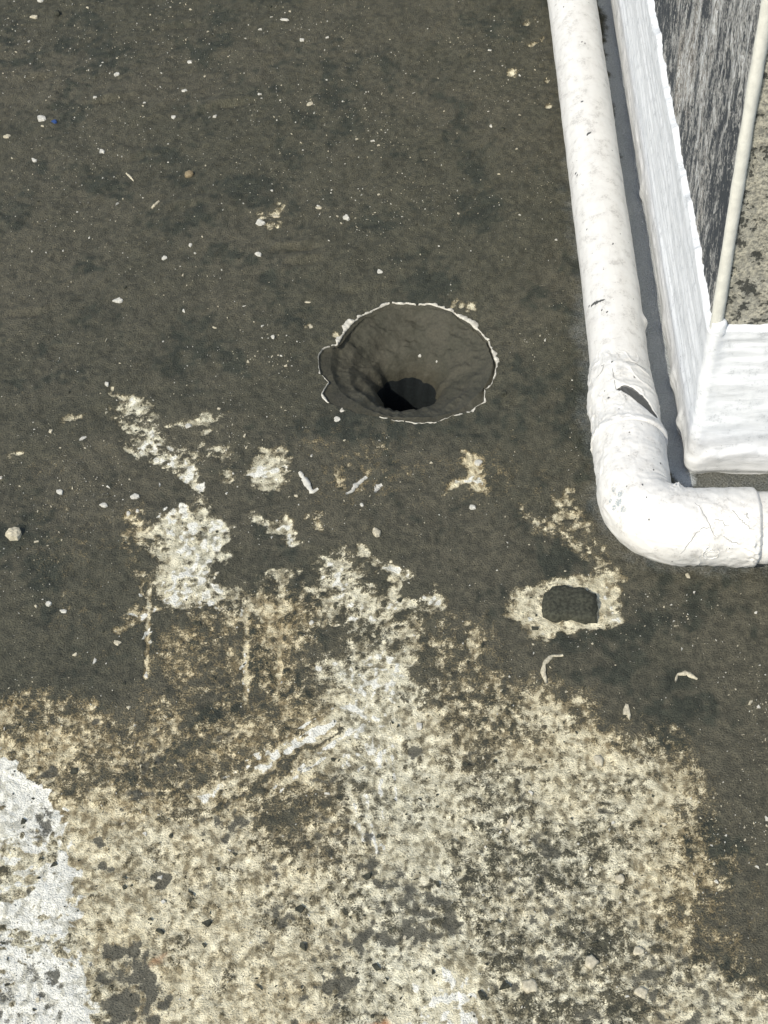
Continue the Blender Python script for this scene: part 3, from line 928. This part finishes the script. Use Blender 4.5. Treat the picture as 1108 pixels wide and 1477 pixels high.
# straight run (towards the back)
yy = np.concatenate([np.linspace(5.6, 2.5, 40)[:-1], np.arange(2.5, 1.50, -0.0030)])
path = np.stack([pipe_x(yy), yy], -1)
tang = np.tile([0, -1.0], (len(yy), 1))
ph = np.linspace(0, 2 * np.pi, 112, endpoint=False)
Y2, P2 = np.meshgrid(yy, ph, indexing='ij')
rad = 0.0312 + 0.0008 * fbm(Y2 * 26, np.cos(P2) * 2 + np.sin(P2) * 3 + 9, 3) + 0.0004 * fbm(Y2 * 60, np.cos(P2) * 11 + np.sin(P2) * 9, 2)
rad += 0.0032 * np.exp(-((Y2 - 1.648) / 0.006) ** 2 - ((np.cos(P2) + 1) / 0.10) ** 2) * 0 + 0.004 * np.exp(-((Y2 - 1.640) / 0.007) ** 2 - ((P2 - 0.15) / 0.25) ** 2)
PP = tube(path, tang, rad)
F = np.zeros(PP.shape)
mk = []
for (u, v, r) in [(820, 10, .0012), (845, 60, .0011), (850, 62, .0010), (847, 67, .0010), (844, 147, .0016), (853, 192, .0022), (857, 190, .0014), (850, 195, .0013),
                  (833, 250, .0014), (835, 253, .0011), (842, 213, .001), (885, 352, .0013), (848, 330, .0012), (843, 325, .001), (871, 388, .0012), (840, 253, .001)]:
    p, _ = axis_hit(u - 0, v, 0.0312); p[0] += pipe_x(p[1]) - PX
    mk.append((p, r))
for k in range(9):
    u = 846 + 3.4 * k; v = 443 - 1.6 * k
    p, _ = axis_hit(u, v, 0.0312); mk.append((p, 0.0012 + 0.0010 * math.sin(k * 0.39)))
for (u, v, r) in [(885, 433, .0014), (892, 430, .0011), (897, 441, .0014), (876, 450, .0013), (868, 447, .0012), (905, 430, .001), (887, 488, .0012), (850, 455, .0011)]:
    p, _ = axis_hit(u, v, 0.0312); mk.append((p, r))
marks(PP, mk, 0, F)
mesh_obj('pipe', PP.reshape(-1, 3), grid_faces(len(yy), 112, True), M_PIPE, pipe_t, attrs={'bare': F.reshape(-1, 3)})

# sleeve: a lumpy wrapped joint with a dark crescent gap in it
yy = np.arange(1.575, 1.453, -0.0008)
nph = 240
ph = np.linspace(0, 2 * np.pi, nph, endpoint=False)
Y2, P2 = np.meshgrid(yy, ph, indexing='ij')
# phi=0 points to +x here (left of travel towards -y)
rs = 0.0308 + 0.0044 * sstep(1.572, 1.535, Y2 + 0.012 * np.cos(P2)) + 0.0026 * sstep(1.490, 1.460, Y2) + 0.0014 * sstep(1.470, 1.461, Y2 + 0.006 * fbm(P2 * 1.2, P2 * 0 + 3, 2)) - 0.010 * sstep(1.4585, 1.4555, Y2)
rs += 0.0018 * fbm(Y2 * 45, np.cos(P2) * 3 + np.sin(P2) * 2 + 7, 3) + 0.0010 * fbm(Y2 * 150, np.sin(P2) * 7 + np.cos(P2) * 5, 2)
wr = fbm(Y2 * 40 + 5, np.cos(P2) * 2.6 + np.sin(P2) * 2.2 + Y2 * 20, 2, 0.5)
rs += 0.013 * np.maximum(0, 0.075 - np.abs(wr))
rs += 0.0030 * np.exp(-((Y2 - 1.520) / 0.018) ** 2) * sstep(2.2, 2.9, P2) * sstep(4.2, 3.3, P2)
cres = [(893, 561), (900, 560), (910, 564), (921, 572), (932, 582), (942, 595)]
cw = [0.0022, 0.0040, 0.0054, 0.0060, 0.0066, 0.0070]
cp = [axis_hit(u, v, 0.0352) for u, v in cres]
path = np.stack([np.full(len(yy), PX), yy], -1)
tang = np.tile([0, -1.0], (len(yy), 1))
PP = tube(path, tang, np.full((len(yy), nph), 0.0352), nph)
gap = np.zeros(Y2.shape)
for k in range(len(cp) - 1):
    for t in np.linspace(0, 1, 7):
        p = cp[k][0] * (1 - t) + cp[k + 1][0] * t
        wv = cw[k] * (1 - t) + cw[k + 1] * t
        d = np.linalg.norm(PP - p, axis=-1)
        gap = np.maximum(gap, sstep(wv * 1.15, wv * 0.85, d))
low = sstep(-0.15, -0.5, np.sin(P2) * 0 + P2 - 0.0)  # unused side stays whole
rs = rs - 0.0022 * gap
PP = tube(path, tang, rs, nph)
F = np.zeros(PP.shape); F[..., 0] = gap * 1.2
mk = []
for (u, v, r) in [(883, 522, .0012), (878, 574, .0013), (889, 589, .0012), (905, 592, .0010), (868, 527, .0010), (886, 546, .0010), (872, 564, .0009)]:
    mk.append((axis_hit(u, v, 0.0352)[0], r))
marks(PP, mk, 0, F)
mesh_obj('sleeve', PP.reshape(-1, 3), grid_faces(len(yy), nph, True), M_PIPE, pipe_t, attrs={'bare': F.reshape(-1, 3)})

# elbow
LIP = 1.462
L1 = LIP - (PYH + BR)
L2 = 0.3665 - (PX + BR)
LB = BR * math.pi / 2
LT = L1 + LB + L2
ss_ = np.arange(0, LT, 0.0010)
pth = []; tg = []
for s in ss_:
    if s < L1:
        pth.append((PX, LIP - s)); tg.append((0, -1))
    elif s < L1 + LB:
        a = (s - L1) / BR
        pth.append((PX + BR - BR * math.cos(a), PYH + BR - BR * math.sin(a))); tg.append((math.sin(a), -math.cos(a)))
    else:
        pth.append((PX + BR + s - L1 - LB, PYH)); tg.append((1, 0))
pth = np.array(pth); tg = np.array(tg, dtype=float)
nph = 160
ph = np.linspace(0, 2 * np.pi, nph, endpoint=False)
S2, P2 = np.meshgrid(ss_, ph, indexing='ij')
re = 0.0372 + 0.0012 * sstep(L1 * 0.6, L1 + LB, S2)
re -= 0.0016 * np.exp(-((S2 - 0.0030) / 0.0014) ** 2)
re += 0.0004 * np.exp(-((S2 - 0.010) / 0.006) ** 2)
re += 0.0012 * fbm(S2 * 34, np.cos(P2) * 2.5 + np.sin(P2) * 2 + 3, 3) + 0.0008 * fbm(S2 * 170, np.sin(P2) * 9 + np.cos(P2) * 6, 2)
re += 0.0010 * sstep(LT - 0.05, LT - 0.01, S2)
re -= 0.0042 * sstep(LT - 0.0045, LT, S2)
# mastic crumbs in the inner corner of the bend and at the lower end of the socket
re += 0.0050 * np.exp(-((S2 - (L1 + LB * 0.70)) / 0.012) ** 2) * np.exp(-((P2 - 0.75) / 0.35) ** 2) * (0.6 + 1.6 * vnoise(S2 * 300, P2 * 25))
re += 0.0045 * np.exp(-((S2 - (LT - 0.008)) / 0.009) ** 2) * np.exp(-((P2 - 2.95) / 0.40) ** 2) * (0.8 + 1.6 * vnoise(S2 * 260, P2 * 22))
wr = fbm(S2 * 36 + 5, np.cos(P2) * 2.2 + np.sin(P2) * 2.6 + S2 * 12, 2, 0.5)
re += 0.010 * np.maximum(0, 0.075 - np.abs(wr)) * sstep(0.7, 2.2, P2)
re = np.minimum(re, BR * 1.02)
PP = tube(pth, tg, re, nph)
F = np.zeros(PP.shape)
mk = []
for (u, v, r) in [(954, 667, .0014), (908, 622, .0010), (928, 698, .0012), (905, 700, .001), (934, 750, .0014), (933, 716, .0010), (944, 676, .001)]:
    d = ray(u, v); d = d / np.linalg.norm(d)
    o = np.array([0, 0, CAM_H])
    rel = PP - o
    tproj = rel @ d
    dist = np.linalg.norm(rel - tproj[..., None] * d, axis=-1)
    cand = np.where(dist < 0.0015)
    if len(cand[0]):
        k = np.argmin(tproj[cand]); mk.append((PP[cand[0][k], cand[1][k]], r))
marks(PP, mk, 0, F)


def elbow_pt(u, v):
    d = ray(u, v); d = d / np.linalg.norm(d)
    rel = PP - np.array([0, 0, CAM_H])
    tp = rel @ d
    dist = np.linalg.norm(rel - tp[..., None] * d, axis=-1)
    c = np.where(dist < 0.0014)
    if not len(c[0]):
        i = np.unravel_index(np.argmin(dist), dist.shape)
        return PP[i]
    k = np.argmin(tp[c])
    return PP[c[0][k], c[1][k]].copy()


for (u, v, r) in [(884, 705, .004), (894, 712, .005), (890, 724, .006), (898, 735, .005), (885, 732, .004), (880, 722, .0035)]:
    p = elbow_pt(u, v)
    d = np.linalg.norm(PP - p, axis=-1)
    F[..., 1] = np.maximum(F[..., 1], 0.80 * sstep(r * 1.6, r * 0.4, d))
mesh_obj('elbow', PP.reshape(-1, 3), grid_faces(len(ss_), nph, True), M_PIPE, pipe_t, attrs={'bare': F.reshape(-1, 3)})
EL_PP = PP

# run to the right after the elbow
xs2 = np.concatenate([np.arange(0.352, 0.62, 0.0030), np.linspace(0.65, 3.5, 20)])
pth2 = np.stack([xs2, np.full(len(xs2), PYH)], -1)
tg2 = np.tile([1.0, 0], (len(xs2), 1))
ph = np.linspace(0, 2 * np.pi, 112, endpoint=False)
X2, P2 = np.meshgrid(xs2, ph, indexing='ij')
rad = 0.0348 + 0.0009 * fbm(X2 * 30, np.cos(P2) * 2 + np.sin(P2) * 3 + 4, 3)
rad += 0.004 * np.exp(-((X2 - 0.372) / 0.009) ** 2) * np.exp(-((P2 - 3.3) / 0.5) ** 2)
P3 = tube(pth2, tg2, rad)
mesh_obj('pipe', P3.reshape(-1, 3), grid_faces(len(xs2), 112, True), M_PIPE, pipe_t, attrs={'bare': np.zeros((P3.shape[0] * P3.shape[1], 3))})


def thread(pts, r, mat, name, parent, lift=0.0, closed=False, nseg=6):
    """thin raised line through surface points"""
    pts = np.array(pts)
    n = len(pts)
    rows = []
    for i in range(n):
        a = pts[(i - 1) % n if closed else max(i - 1, 0)]; b = pts[(i + 1) % n if closed else min(i + 1, n - 1)]
        t = (b - a) / (np.linalg.norm(b - a) + 1e-9)
        up = np.array([0, -0.3, 1.0]); s = np.cross(t, up); s /= np.linalg.norm(s) + 1e-9
        q = np.cross(s, t)
        rr_ = r if closed else r * (0.35 + 0.65 * math.sin(math.pi * (i + 0.5) / n) ** 0.5)
        rows.append([pts[i] + q * lift + (s * math.cos(w_) + q * math.sin(w_)) * rr_ for w_ in np.linspace(0, 2 * np.pi, nseg, endpoint=False)])
    Vv = np.array(rows).reshape(-1, 3)
    f = [tuple(x) for x in grid_faces(n, nseg, True)]
    if closed:
        f += [((n - 1) * nseg + j, j, (j + 1) % nseg, (n - 1) * nseg + (j + 1) % nseg) for j in range(nseg)]
    else:
        f += [tuple(range(nseg)), tuple((n - 1) * nseg + j for j in range(nseg))[::-1]]
    return mesh_obj(name, Vv, f, mat, parent)


def along(poly, n=14):
    poly = np.array(poly, float)
    L = np.concatenate([[0], np.cumsum(np.hypot(*np.diff(poly, axis=0).T))])
    q = np.linspace(0, L[-1], n)
    return np.stack([np.interp(q, L, poly[:, 0]), np.interp(q, L, poly[:, 1])], -1)


Zc = lambda a, b: (970 + a / 8.03, 690 + b / 8.03)
for poly in [[Zc(265, 270), Zc(370, 400), Zc(440, 530), Zc(500, 690)], [Zc(435, 575), Zc(340, 585), Zc(260, 670), Zc(180, 790), Zc(100, 880)],
             [Zc(590, 680), Zc(680, 740), Zc(800, 770)], [Zc(690, 355), Zc(750, 410), Zc(810, 500), Zc(920, 590)],
             [Zc(500, 468), Zc(560, 485), Zc(620, 545), Zc(660, 560)], [Zc(835, 410), Zc(870, 395), Zc(875, 450), Zc(905, 468)]]:
    thread([elbow_pt(u, v) for u, v in along(poly, 16)], 0.00034, M_SCRATCH, 'scratch', pipe_t, lift=0.00005)
# scratches on the sleeve
Z2 = lambda a, b: (820 + a / 6.155, 470 + b / 6.155)
for poly in [[Z2(510, 315), Z2(590, 330), Z2(690, 390)], [Z2(315, 340), Z2(300, 400), Z2(230, 490), Z2(225, 560), Z2(265, 595)],
             [Z2(390, 380), Z2(405, 470), Z2(420, 560), Z2(455, 620)]]:
    pts = [axis_hit(u, v, 0.0353)[0] for u, v in along(poly, 14)]
    thread(pts, 0.00034, M_SCRATCH, 'scratch', pipe_t, lift=0.00005)

# embossed maker's mark on the elbow: drop outline, flat oval, little peak, and a barred block
mark = empty('emblem', (0, 0, 0)); mark.parent = pipe_t
bpy.data.objects.remove(mark)
emb_pts = []
drop = [Zc(440, 745), Zc(432, 790), Zc(395, 835), Zc(360, 885), Zc(372, 930), Zc(440, 945), Zc(520, 925), Zc(550, 875), Zc(530, 835), Zc(495, 790), Zc(485, 745)]
emb = thread([elbow_pt(u, v) for u, v in along(drop, 34)], 0.00070, M_PIPE, 'emblem', pipe_t)
oval = [(Zc(462 + 72 * math.cos(a), 880 + 20 * math.sin(a))) for a in np.linspace(0, 2 * np.pi, 24, endpoint=False)]


def sub(o, parent):
    o.parent = parent
    return o


thread([elbow_pt(u, v) for u, v in oval], 0.00058, M_PIPE, 'emblem_line', pipe_t, closed=True).parent = emb
thread([elbow_pt(u, v) for u, v in along([Zc(405, 882), Zc(520, 880)], 8)], 0.00058, M_PIPE, 'emblem_line', pipe_t).parent = emb
thread([elbow_pt(u, v) for u, v in along([Zc(420, 855), Zc(462, 828), Zc(500, 855)], 9)], 0.00058, M_PIPE, 'emblem_line', pipe_t).parent = emb
for poly in [[Zc(632, 785), Zc(630, 862)], [Zc(632, 785), Zc(712, 778)], [Zc(632, 822), Zc(705, 816)], [Zc(630, 860), Zc(700, 856)]]:
    thread([elbow_pt(u, v) for u, v in along(poly, 8)], 0.00062, M_PIPE, 'emblem_line', pipe_t).parent = emb

# ================================================================= LOOSE THINGS ON THE FLOOR
def flake_mesh(w_, d_, h_, n=9, seed=0, jag=0.3, dome=0.5):
    """irregular chip with thickness: base ring, shoulder ring, crown"""
    r = random.Random(seed)
    rad = [1 + r.uniform(-jag, jag) for _ in range(n)]
    vs_ = []
    for k in range(n):
        a = 2 * math.pi * k / n + r.uniform(-0.15, 0.15)
        vs_.append((w_ / 2 * rad[k] * math.cos(a), d_ / 2 * rad[k] * math.sin(a), -0.0015))
    for k in range(n):
        x, y, _ = vs_[k]
        q = 0.90 - 0.12 * r.random()
        vs_.append((x * q, y * q, h_ * (0.65 + 0.35 * r.random())))
    for k in range(n):
        x, y, _ = vs_[k]
        q = 0.45
        vs_.append((x * q, y * q, h_ * (1.0 + dome * 0.3 * r.random())))
    vs_.append((0, 0, h_ * (1 + dome * 0.25)))
    f = []
    for k in range(n):
        j = (k + 1) % n
        f += [(k, j, n + j, n + k), (n + k, n + j, 2 * n + j, 2 * n + k), (2 * n + k, 2 * n + j, 3 * n)]
    f.append(tuple(range(n))[::-1])
    return vs_, f


def loose(name, u, v, wpx, hpx, mat, label, cat, group, rot=0.0, thick=None, n=9, jag=0.3, smooth=False):
    p = at(u, v, 0.0); sc = px_m(u, v)
    w_ = wpx / sc; d_ = hpx / sc / 0.75
    h_ = thick if thick else max(0.0012, min(w_, d_) * 0.22)
    vs_, f = flake_mesh(w_, d_, h_, n, seed=int(u * 31 + v * 7), jag=jag)
    me = bpy.data.meshes.new(name)
    me.from_pydata(vs_, [], f); me.update()
    me.materials.append(mat)
    if smooth:
        me.polygons.foreach_set('use_smooth', np.ones(len(me.polygons), bool))
    o = bpy.data.objects.new(name, me)
    COL.objects.link(o)
    o.location = (p[0], p[1], floor_z(p[0], p[1]) + 0.0003)
    o.rotation_euler = (random.uniform(-.06, .06), random.uniform(-.06, .06), rot)
    return tag(o, label, cat, group)


G1 = 'loose paint chips and crumbs on the silt'
W = M_CHIP
chips = [
    (58, 3, 10, 6, W, 'white paint chip cut by the top edge near the top-left corner', 0),
    (50, 26, 12, 6, M_CREAM, 'cream chip just below the top-left corner', .2),
    (410, 30, 13, 5, W, 'white sliver near the top edge, directly above the drain\'s left side', -.1),
    (436, 60, 9, 5, W, 'small white chip just below the sliver near the top edge', .3),
    (169, 110, 8, 6, W, 'small white chip in the top-left quarter, between two dark scour marks', .6),
    (274, 90, 8, 6, W, 'round white crumb upper left, near the top edge', 0),
    (266, 132, 8, 5, W, 'small flat white chip left of the dark scour groove near the top', .1),
    (60, 172, 13, 15, W, 'largest white chip near the left edge, beside the blue fragment', .5),
    (11, 198, 10, 8, M_CREAM, 'cream chip at the left edge below the blue fragment', .4),
    (147, 221, 9, 9, W, 'bright round white crumb right of and below the blue fragment', 0),
    (49, 231, 7, 7, W, 'small white crumb below the blue fragment', .8),
    (251, 169, 8, 6, W, 'small white chip in the upper left, right of the round crumb', 0),
    (376, 322, 12, 11, W, 'larger of two white chips lying close together up-left of the drain', .7),
    (398, 311, 11, 6, M_CREAM, 'thin cream chip beside the larger chip up-left of the drain', -.2),
    (374, 370, 9, 9, W, 'white chip below the close pair up-left of the drain', .9),
    (500, 315, 10, 10, W, 'white chip straight above the left half of the drain', .2),
    (237, 372, 9, 6, W, 'small white chip in the upper left, left of the close pair', .3),
    (171, 433, 16, 8, W, 'widest flat white chip on the silt left of the drain', .05),
    (548, 392, 8, 7, W, 'small white chip nearest above the drain rim', .4),
    (442, 436, 13, 5, M_CREAM, 'thin cream sliver just up-left of the drain rim', .1),
    (460, 300, 10, 4, M_CREAM, 'thin cream sliver up-left of the chip above the drain', -.1),
    (275, 355, 7, 5, W, 'tiny white chip between the close pair and the left edge', .5),
    (447, 151, 11, 6, M_CREAM, 'cream flake upper middle, right of the dark scour groove', .1),
    (394, 488, 7, 6, W, 'small white chip level with the drain, to its left', .2),
    (155, 557, 7, 6, W, 'white crumb at the upper tip of the diagonal pale patch', .1),
    (86, 711, 9, 8, W, 'white crumb on the silt, between left edge and pale patch', .6),
    (195, 717, 12, 9, W, 'white chip between the diagonal pale patch and the one below it', .3),
    (150, 731, 12, 7, W, 'ragged white chip left of the lower bright patch', -.2),
    (198, 738, 7, 6, W, 'right one of two crumbs below the white chip', 0),
    (185, 742, 7, 6, W, 'left one of two crumbs below the white chip', 0),
    (71, 872, 10, 7, W, 'white chip low on the left silt, left of the drip line', .5),
    (92, 884, 12, 6, W, 'ragged chip just right of and below the white chip low on the left', -.1),
    (137, 956, 5, 9, W, 'upright white splinter low on the left silt', -.2),
    (169, 930, 13, 8, M_CREAM, 'cream chip left of the lower end of the drip line', -.5),
    (211, 975, 7, 6, W, 'white crumb at the lower end of the left drip line', 0),
    (272, 616, 9, 8, W, 'round crumb on the silt right of the diagonal pale patch', 0),
    (543, 771, 15, 17, M_CREAM, 'cream oval chip alone below the drain, largest in the middle', .4),
    (486, 602, 11, 8, W, 'small white chip below the drain rim, bottom left', .4),
    (690, 667, 12, 9, W, 'white crumb at the upper right of the patch below the drain\'s right side', .1),
    (681, 732, 11, 8, W, 'white chip just below the patch right of the drain', .1),
    (522, 730, 6, 5, W, 'tiny white crumb below the curved peeled strip', 0),
    (605, 1047, 11, 10, W, 'round white pebble on the mottled concrete, middle of photo width', 0),
    (904, 1027, 12, 22, M_CREAM, 'pointed pale crumb standing out on silt, right of the lower field', .1),
    (992, 831, 7, 10, M_CREAM, 'pale crumb just below the horizontal pipe', .5),
    (450, 898, 8, 5, W, 'small white crumb between the drip lines and the centre patch', 0),
    (448, 470, 6, 8, M_CREAM, 'pale fragment beside the left rim of the drain', .2),
]
for (u, v, wp, hp, m, lab, rt) in chips:
    loose('paint_chip', u, v, wp, hp, m, lab, 'paint chip', G1, rt)
loose('mortar_crumb', 21, 776, 23, 17, M_CREAM, 'large cream mortar crumb near the left edge, halfway down', 'mortar crumb', 'mortar crumbs', .2, 0.006, 11, .22)
loose('plastic_fragment', 79, 177, 8, 8, M_BLUE, 'tiny dark blue plastic fragment near the left edge', 'fragment', None, .3)
loose('pebble', 83, 22, 10, 9, M_STONE, 'small dark pebble near the top-left corner', 'pebble', 'pebbles', .3, .005, 9, .15, True)
loose('pebble', 273, 253, 15, 12, M_TAN, 'dull brown pebble half sunk in silt, upper left', 'pebble', 'pebbles', .3, .004, 11, .15, True)
G2 = 'pale pebbles set in the mottled concrete'
for (u, v, wp, hp, lab) in [(862, 1096, 15, 18, 'pale pebble near the upper right of the mottled field'), (852, 1389, 22, 16, 'pale oval pebble low on the right, largest'),
                            (894, 1270, 16, 13, 'pale pebble at right, in the middle of the mottled field'), (764, 1423, 26, 20, 'rough pale lump near the bottom, left of the oval pebble'),
                            (922, 1373, 18, 12, 'pale pebble right of the oval pebble, near the silt'), (925, 1432, 20, 16, 'pale pebble nearest the bottom right corner')]:
    loose('pebble', u, v, wp, hp, M_CREAM, lab, 'pebble', G2, .3, .0016, 13, .22, True)
def strip(u_pts, wpx, mat, name, label, cat, group, curl=0.0012):
    """curled peel of paint: a thin bent ribbon with thickness, one edge lifted"""
    q = along(u_pts, 16)
    c = np.array([at(u, v)[:2] for u, v in q])
    sc = px_m(*q[8])
    rows = []
    for i in range(len(c)):
        t = c[min(i + 1, 15)] - c[max(i - 1, 0)]; t /= np.linalg.norm(t)
        nn = np.array([-t[1], t[0]])
        wv = 0.85 * wpx / sc * (0.30 + 0.70 * math.sin(math.pi * (i + 0.6) / 16.2) ** 0.7) * (0.55 + 0.9 * random.random())
        z0 = floor_z(*c[i])
        a = c[i] - nn * wv / 2; b = c[i] + nn * wv / 2
        rows.append([(a[0], a[1], z0 - .001), (a[0], a[1], z0 + .0007), (c[i][0], c[i][1], z0 + .0010 + curl * .2), (b[0], b[1], z0 + .0007 + curl * .8), (b[0], b[1], z0 - .001)])
    root = c[8]
    Vv = np.array(rows).reshape(-1, 3) - np.array([root[0], root[1], 0])
    f = [tuple(x) for x in grid_faces(16, 5)[:, ::-1]] + [(0, 1, 2, 3, 4), (79, 78, 77, 76, 75)]
    o = mesh_obj(name, Vv, f, mat, None)
    o.location = (root[0], root[1], 0)
    return tag(o, label, cat, group)


G4 = 'curled peels of paint on the silt'
strip([(432, 683), (442, 697), (450, 712), (459, 706)], 9, M_CHIP, 'paint_peel', 'hooked white paint peel beside the small pale patch, below left of drain', 'paint peel', G4)
strip([(499, 714), (508, 709), (513, 701), (529, 688)], 7, M_CHIP, 'paint_peel', 'wavy white paint peel straight below the drain', 'paint peel', G4)
strip([(541, 711), (545, 703), (551, 700)], 8, M_CHIP, 'paint_peel', 'short white peel right of the wavy one below the drain', 'paint peel', G4)
strip([(812, 948), (796, 949), (785, 960), (783, 972), (788, 987)], 7, M_CREAM, 'paint_peel', 'crescent-shaped pale peel below the dark stone', 'paint peel', G4)
strip([(974, 985), (977, 975), (990, 973), (1006, 981)], 6, M_CREAM, 'paint_peel', 'arched pale peel alone on the dark silt at right', 'paint peel', G4)
strip([(728, 1204), (734, 1192), (738, 1180)], 7, M_CREAM, 'paint_peel', 'pale splinter on the mottled concrete below the small clump', 'paint peel', G4, .002)
strip([(218, 301), (224, 297), (230, 292)], 3, M_CREAM, 'straw_bit', 'short pale straw bit on silt, left of the close pair of chips', 'straw bit', 'straw bits')
strip([(182, 251), (188, 257), (193, 262)], 2.5, M_CREAM, 'straw_bit', 'thin pale straw bit slanting down right, upper left', 'straw bit', 'straw bits')
strip([(115, 638), (120, 635), (125, 633)], 4, M_CHIP, 'straw_bit', 'short white stick left of the diagonal pale patch', 'straw bit', 'straw bits')


# the dark stone: blocky, flat top, algae covered
def dark_stone():
    px = [(786, 852), (796, 843), (815, 840), (842, 844), (858, 852), (862, 868), (861, 888), (845, 890), (822, 886), (800, 888), (786, 880), (784, 866)]
    P = np.array([at(u, v, 0.010)[:2] for u, v in px])
    c = P.mean(0)
    n = 48
    idx = np.linspace(0, len(P), n, endpoint=False)
    P4 = np.stack([np.interp(idx, np.arange(len(P) + 1), np.append(P[:, k], P[0, k])) for k in (0, 1)], -1)
    rows = []
    z0 = floor_z(*c)
    for q, z in [(1.02, -0.002), (1.03, 0.002), (1.01, 0.005), (0.95, 0.0080), (0.8, 0.0096), (0.6, 0.0100), (0.4, 0.0098), (0.2, 0.010), (0.02, 0.010)]:
        r = c + (P4 - c) * q
        nz = 0.0028 * fbm(r[:, 0] * 170, r[:, 1] * 130 + z * 400, 3)
        d = (r - c) / (np.linalg.norm(r - c, axis=1)[:, None] + 1e-9)
        r = r + d * (nz * (q > .5))[:, None]
        rows.append(np.stack([r[:, 0] - c[0], r[:, 1] - c[1], z + nz * 0.8 * (z > 0)], -1))
    o = mesh_obj('stone', np.concatenate(rows), grid_faces(len(rows), n, True), M_STONE, None)
    o.location = (c[0], c[1], z0)
    return tag(o, 'dark green-black stone block lying in a pale patch below the elbow', 'stone')


dark_stone()


# fine grit: thousands of tiny chips nobody could count
def grit(name, count, spots, mat, size, label, cat, seed):
    r = np.random.default_rng(seed)
    V_ = []; F_ = []
    n = 0
    while n < count:
        u = r.uniform(-420, 1500); v = r.uniform(-300, 1750)
        p = at(u, v)
        i = min(np.searchsorted(gx, p[0]), len(gx) - 1); j = min(np.searchsorted(gy, p[1]), len(gy) - 1)
        if np.hypot(p[0] - HC[0], p[1] - HC[1]) < 0.112: continue
        if p[0] > 0.205 and p[1] > 1.29: continue
        if r.random() > spots(u, v, pale[i, j], p): continue
        s = size * (0.45 + r.pareto(3.2)) 
        s = min(s, size * 4)
        k = r.integers(4, 7)
        a = np.sort(r.uniform(0, 2 * np.pi, k)); el = r.uniform(0.5, 1.0); ro = r.uniform(0, np.pi)
        z = float(Z[i, j])
        x = np.cos(a) * s; y = np.sin(a) * s * el
        xx = p[0] + x * math.cos(ro) - y * math.sin(ro); yy_ = p[1] + x * math.sin(ro) + y * math.cos(ro)
        b = len(V_)
        h = s * r.uniform(0.25, 0.6)
        for q in range(k): V_.append((xx[q], yy_[q], z - 0.001))
        for q in range(k): V_.append((p[0] + (xx[q] - p[0]) * .8, p[1] + (yy_[q] - p[1]) * .8, z + 0.0004 + h * r.uniform(.6, 1)))
        for q in range(k): F_.append((b + q, b + (q + 1) % k, b + k + (q + 1) % k, b + k + q))
        F_.append(tuple(b + k + q for q in range(k)))
        n += 1
    o = mesh_obj(name, V_, F_, mat, None, False)
    return tag(o, label, cat, None, 'stuff')


def dens(u, v, pl, p):
    d = 0.12 + 1.5 * max(0, float(fbm(np.array(p[0] * 8), np.array(p[1] * 8 + 3), 4, 0.7)) - 0.02)
    if u < 560 and v < 330: d += 0.22
    return d * (1 - pl)


grit('white_grit', 6000, dens, M_CHIP, 0.00076, 'fine white grit scattered over the dark silt', 'grit', 3)
grit('cream_grit', 6600, dens, M_CREAM, 0.00076, 'fine cream-coloured grit scattered over the dark silt', 'grit', 5)
grit('dark_grit', 2600, lambda u, v, pl, p: 0.25 + 0.75 * pl, M_STONE, 0.0013, 'dark grains lying on the pale concrete and silt', 'grit', 8)
# grit caught inside the drain funnel
for (u, v, r_, lab) in [(606, 515, 9, 'white crumb inside the drain funnel, left of two'), (631, 523, 9, 'white crumb inside the drain funnel, right of two')]:
    # slide down the sight line until it meets the funnel
    d = ray(u, v); o = np.array([0, 0, CAM_H])
    for z in np.arange(0.0, -0.07, -0.0005):
        p = at(u, v, z)
        rr2 = math.hypot(p[0] - HC[0] - bc[0], p[1] - HC[1] - bc[1])
        zb_ = np.interp(rr2, [q[0] for q in bowl_prof][::-1], [q[1] for q in bowl_prof][::-1])
        if z <= zb_:
            break
    c = loose('paint_chip', u, v, r_ * .6, r_ * .5, M_CHIP, lab, 'paint chip', 'crumbs inside the drain', .3)
    c.location = (p[0], p[1], zb_ + 0.001)
    c.rotation_euler = (0.6, 0, .3)
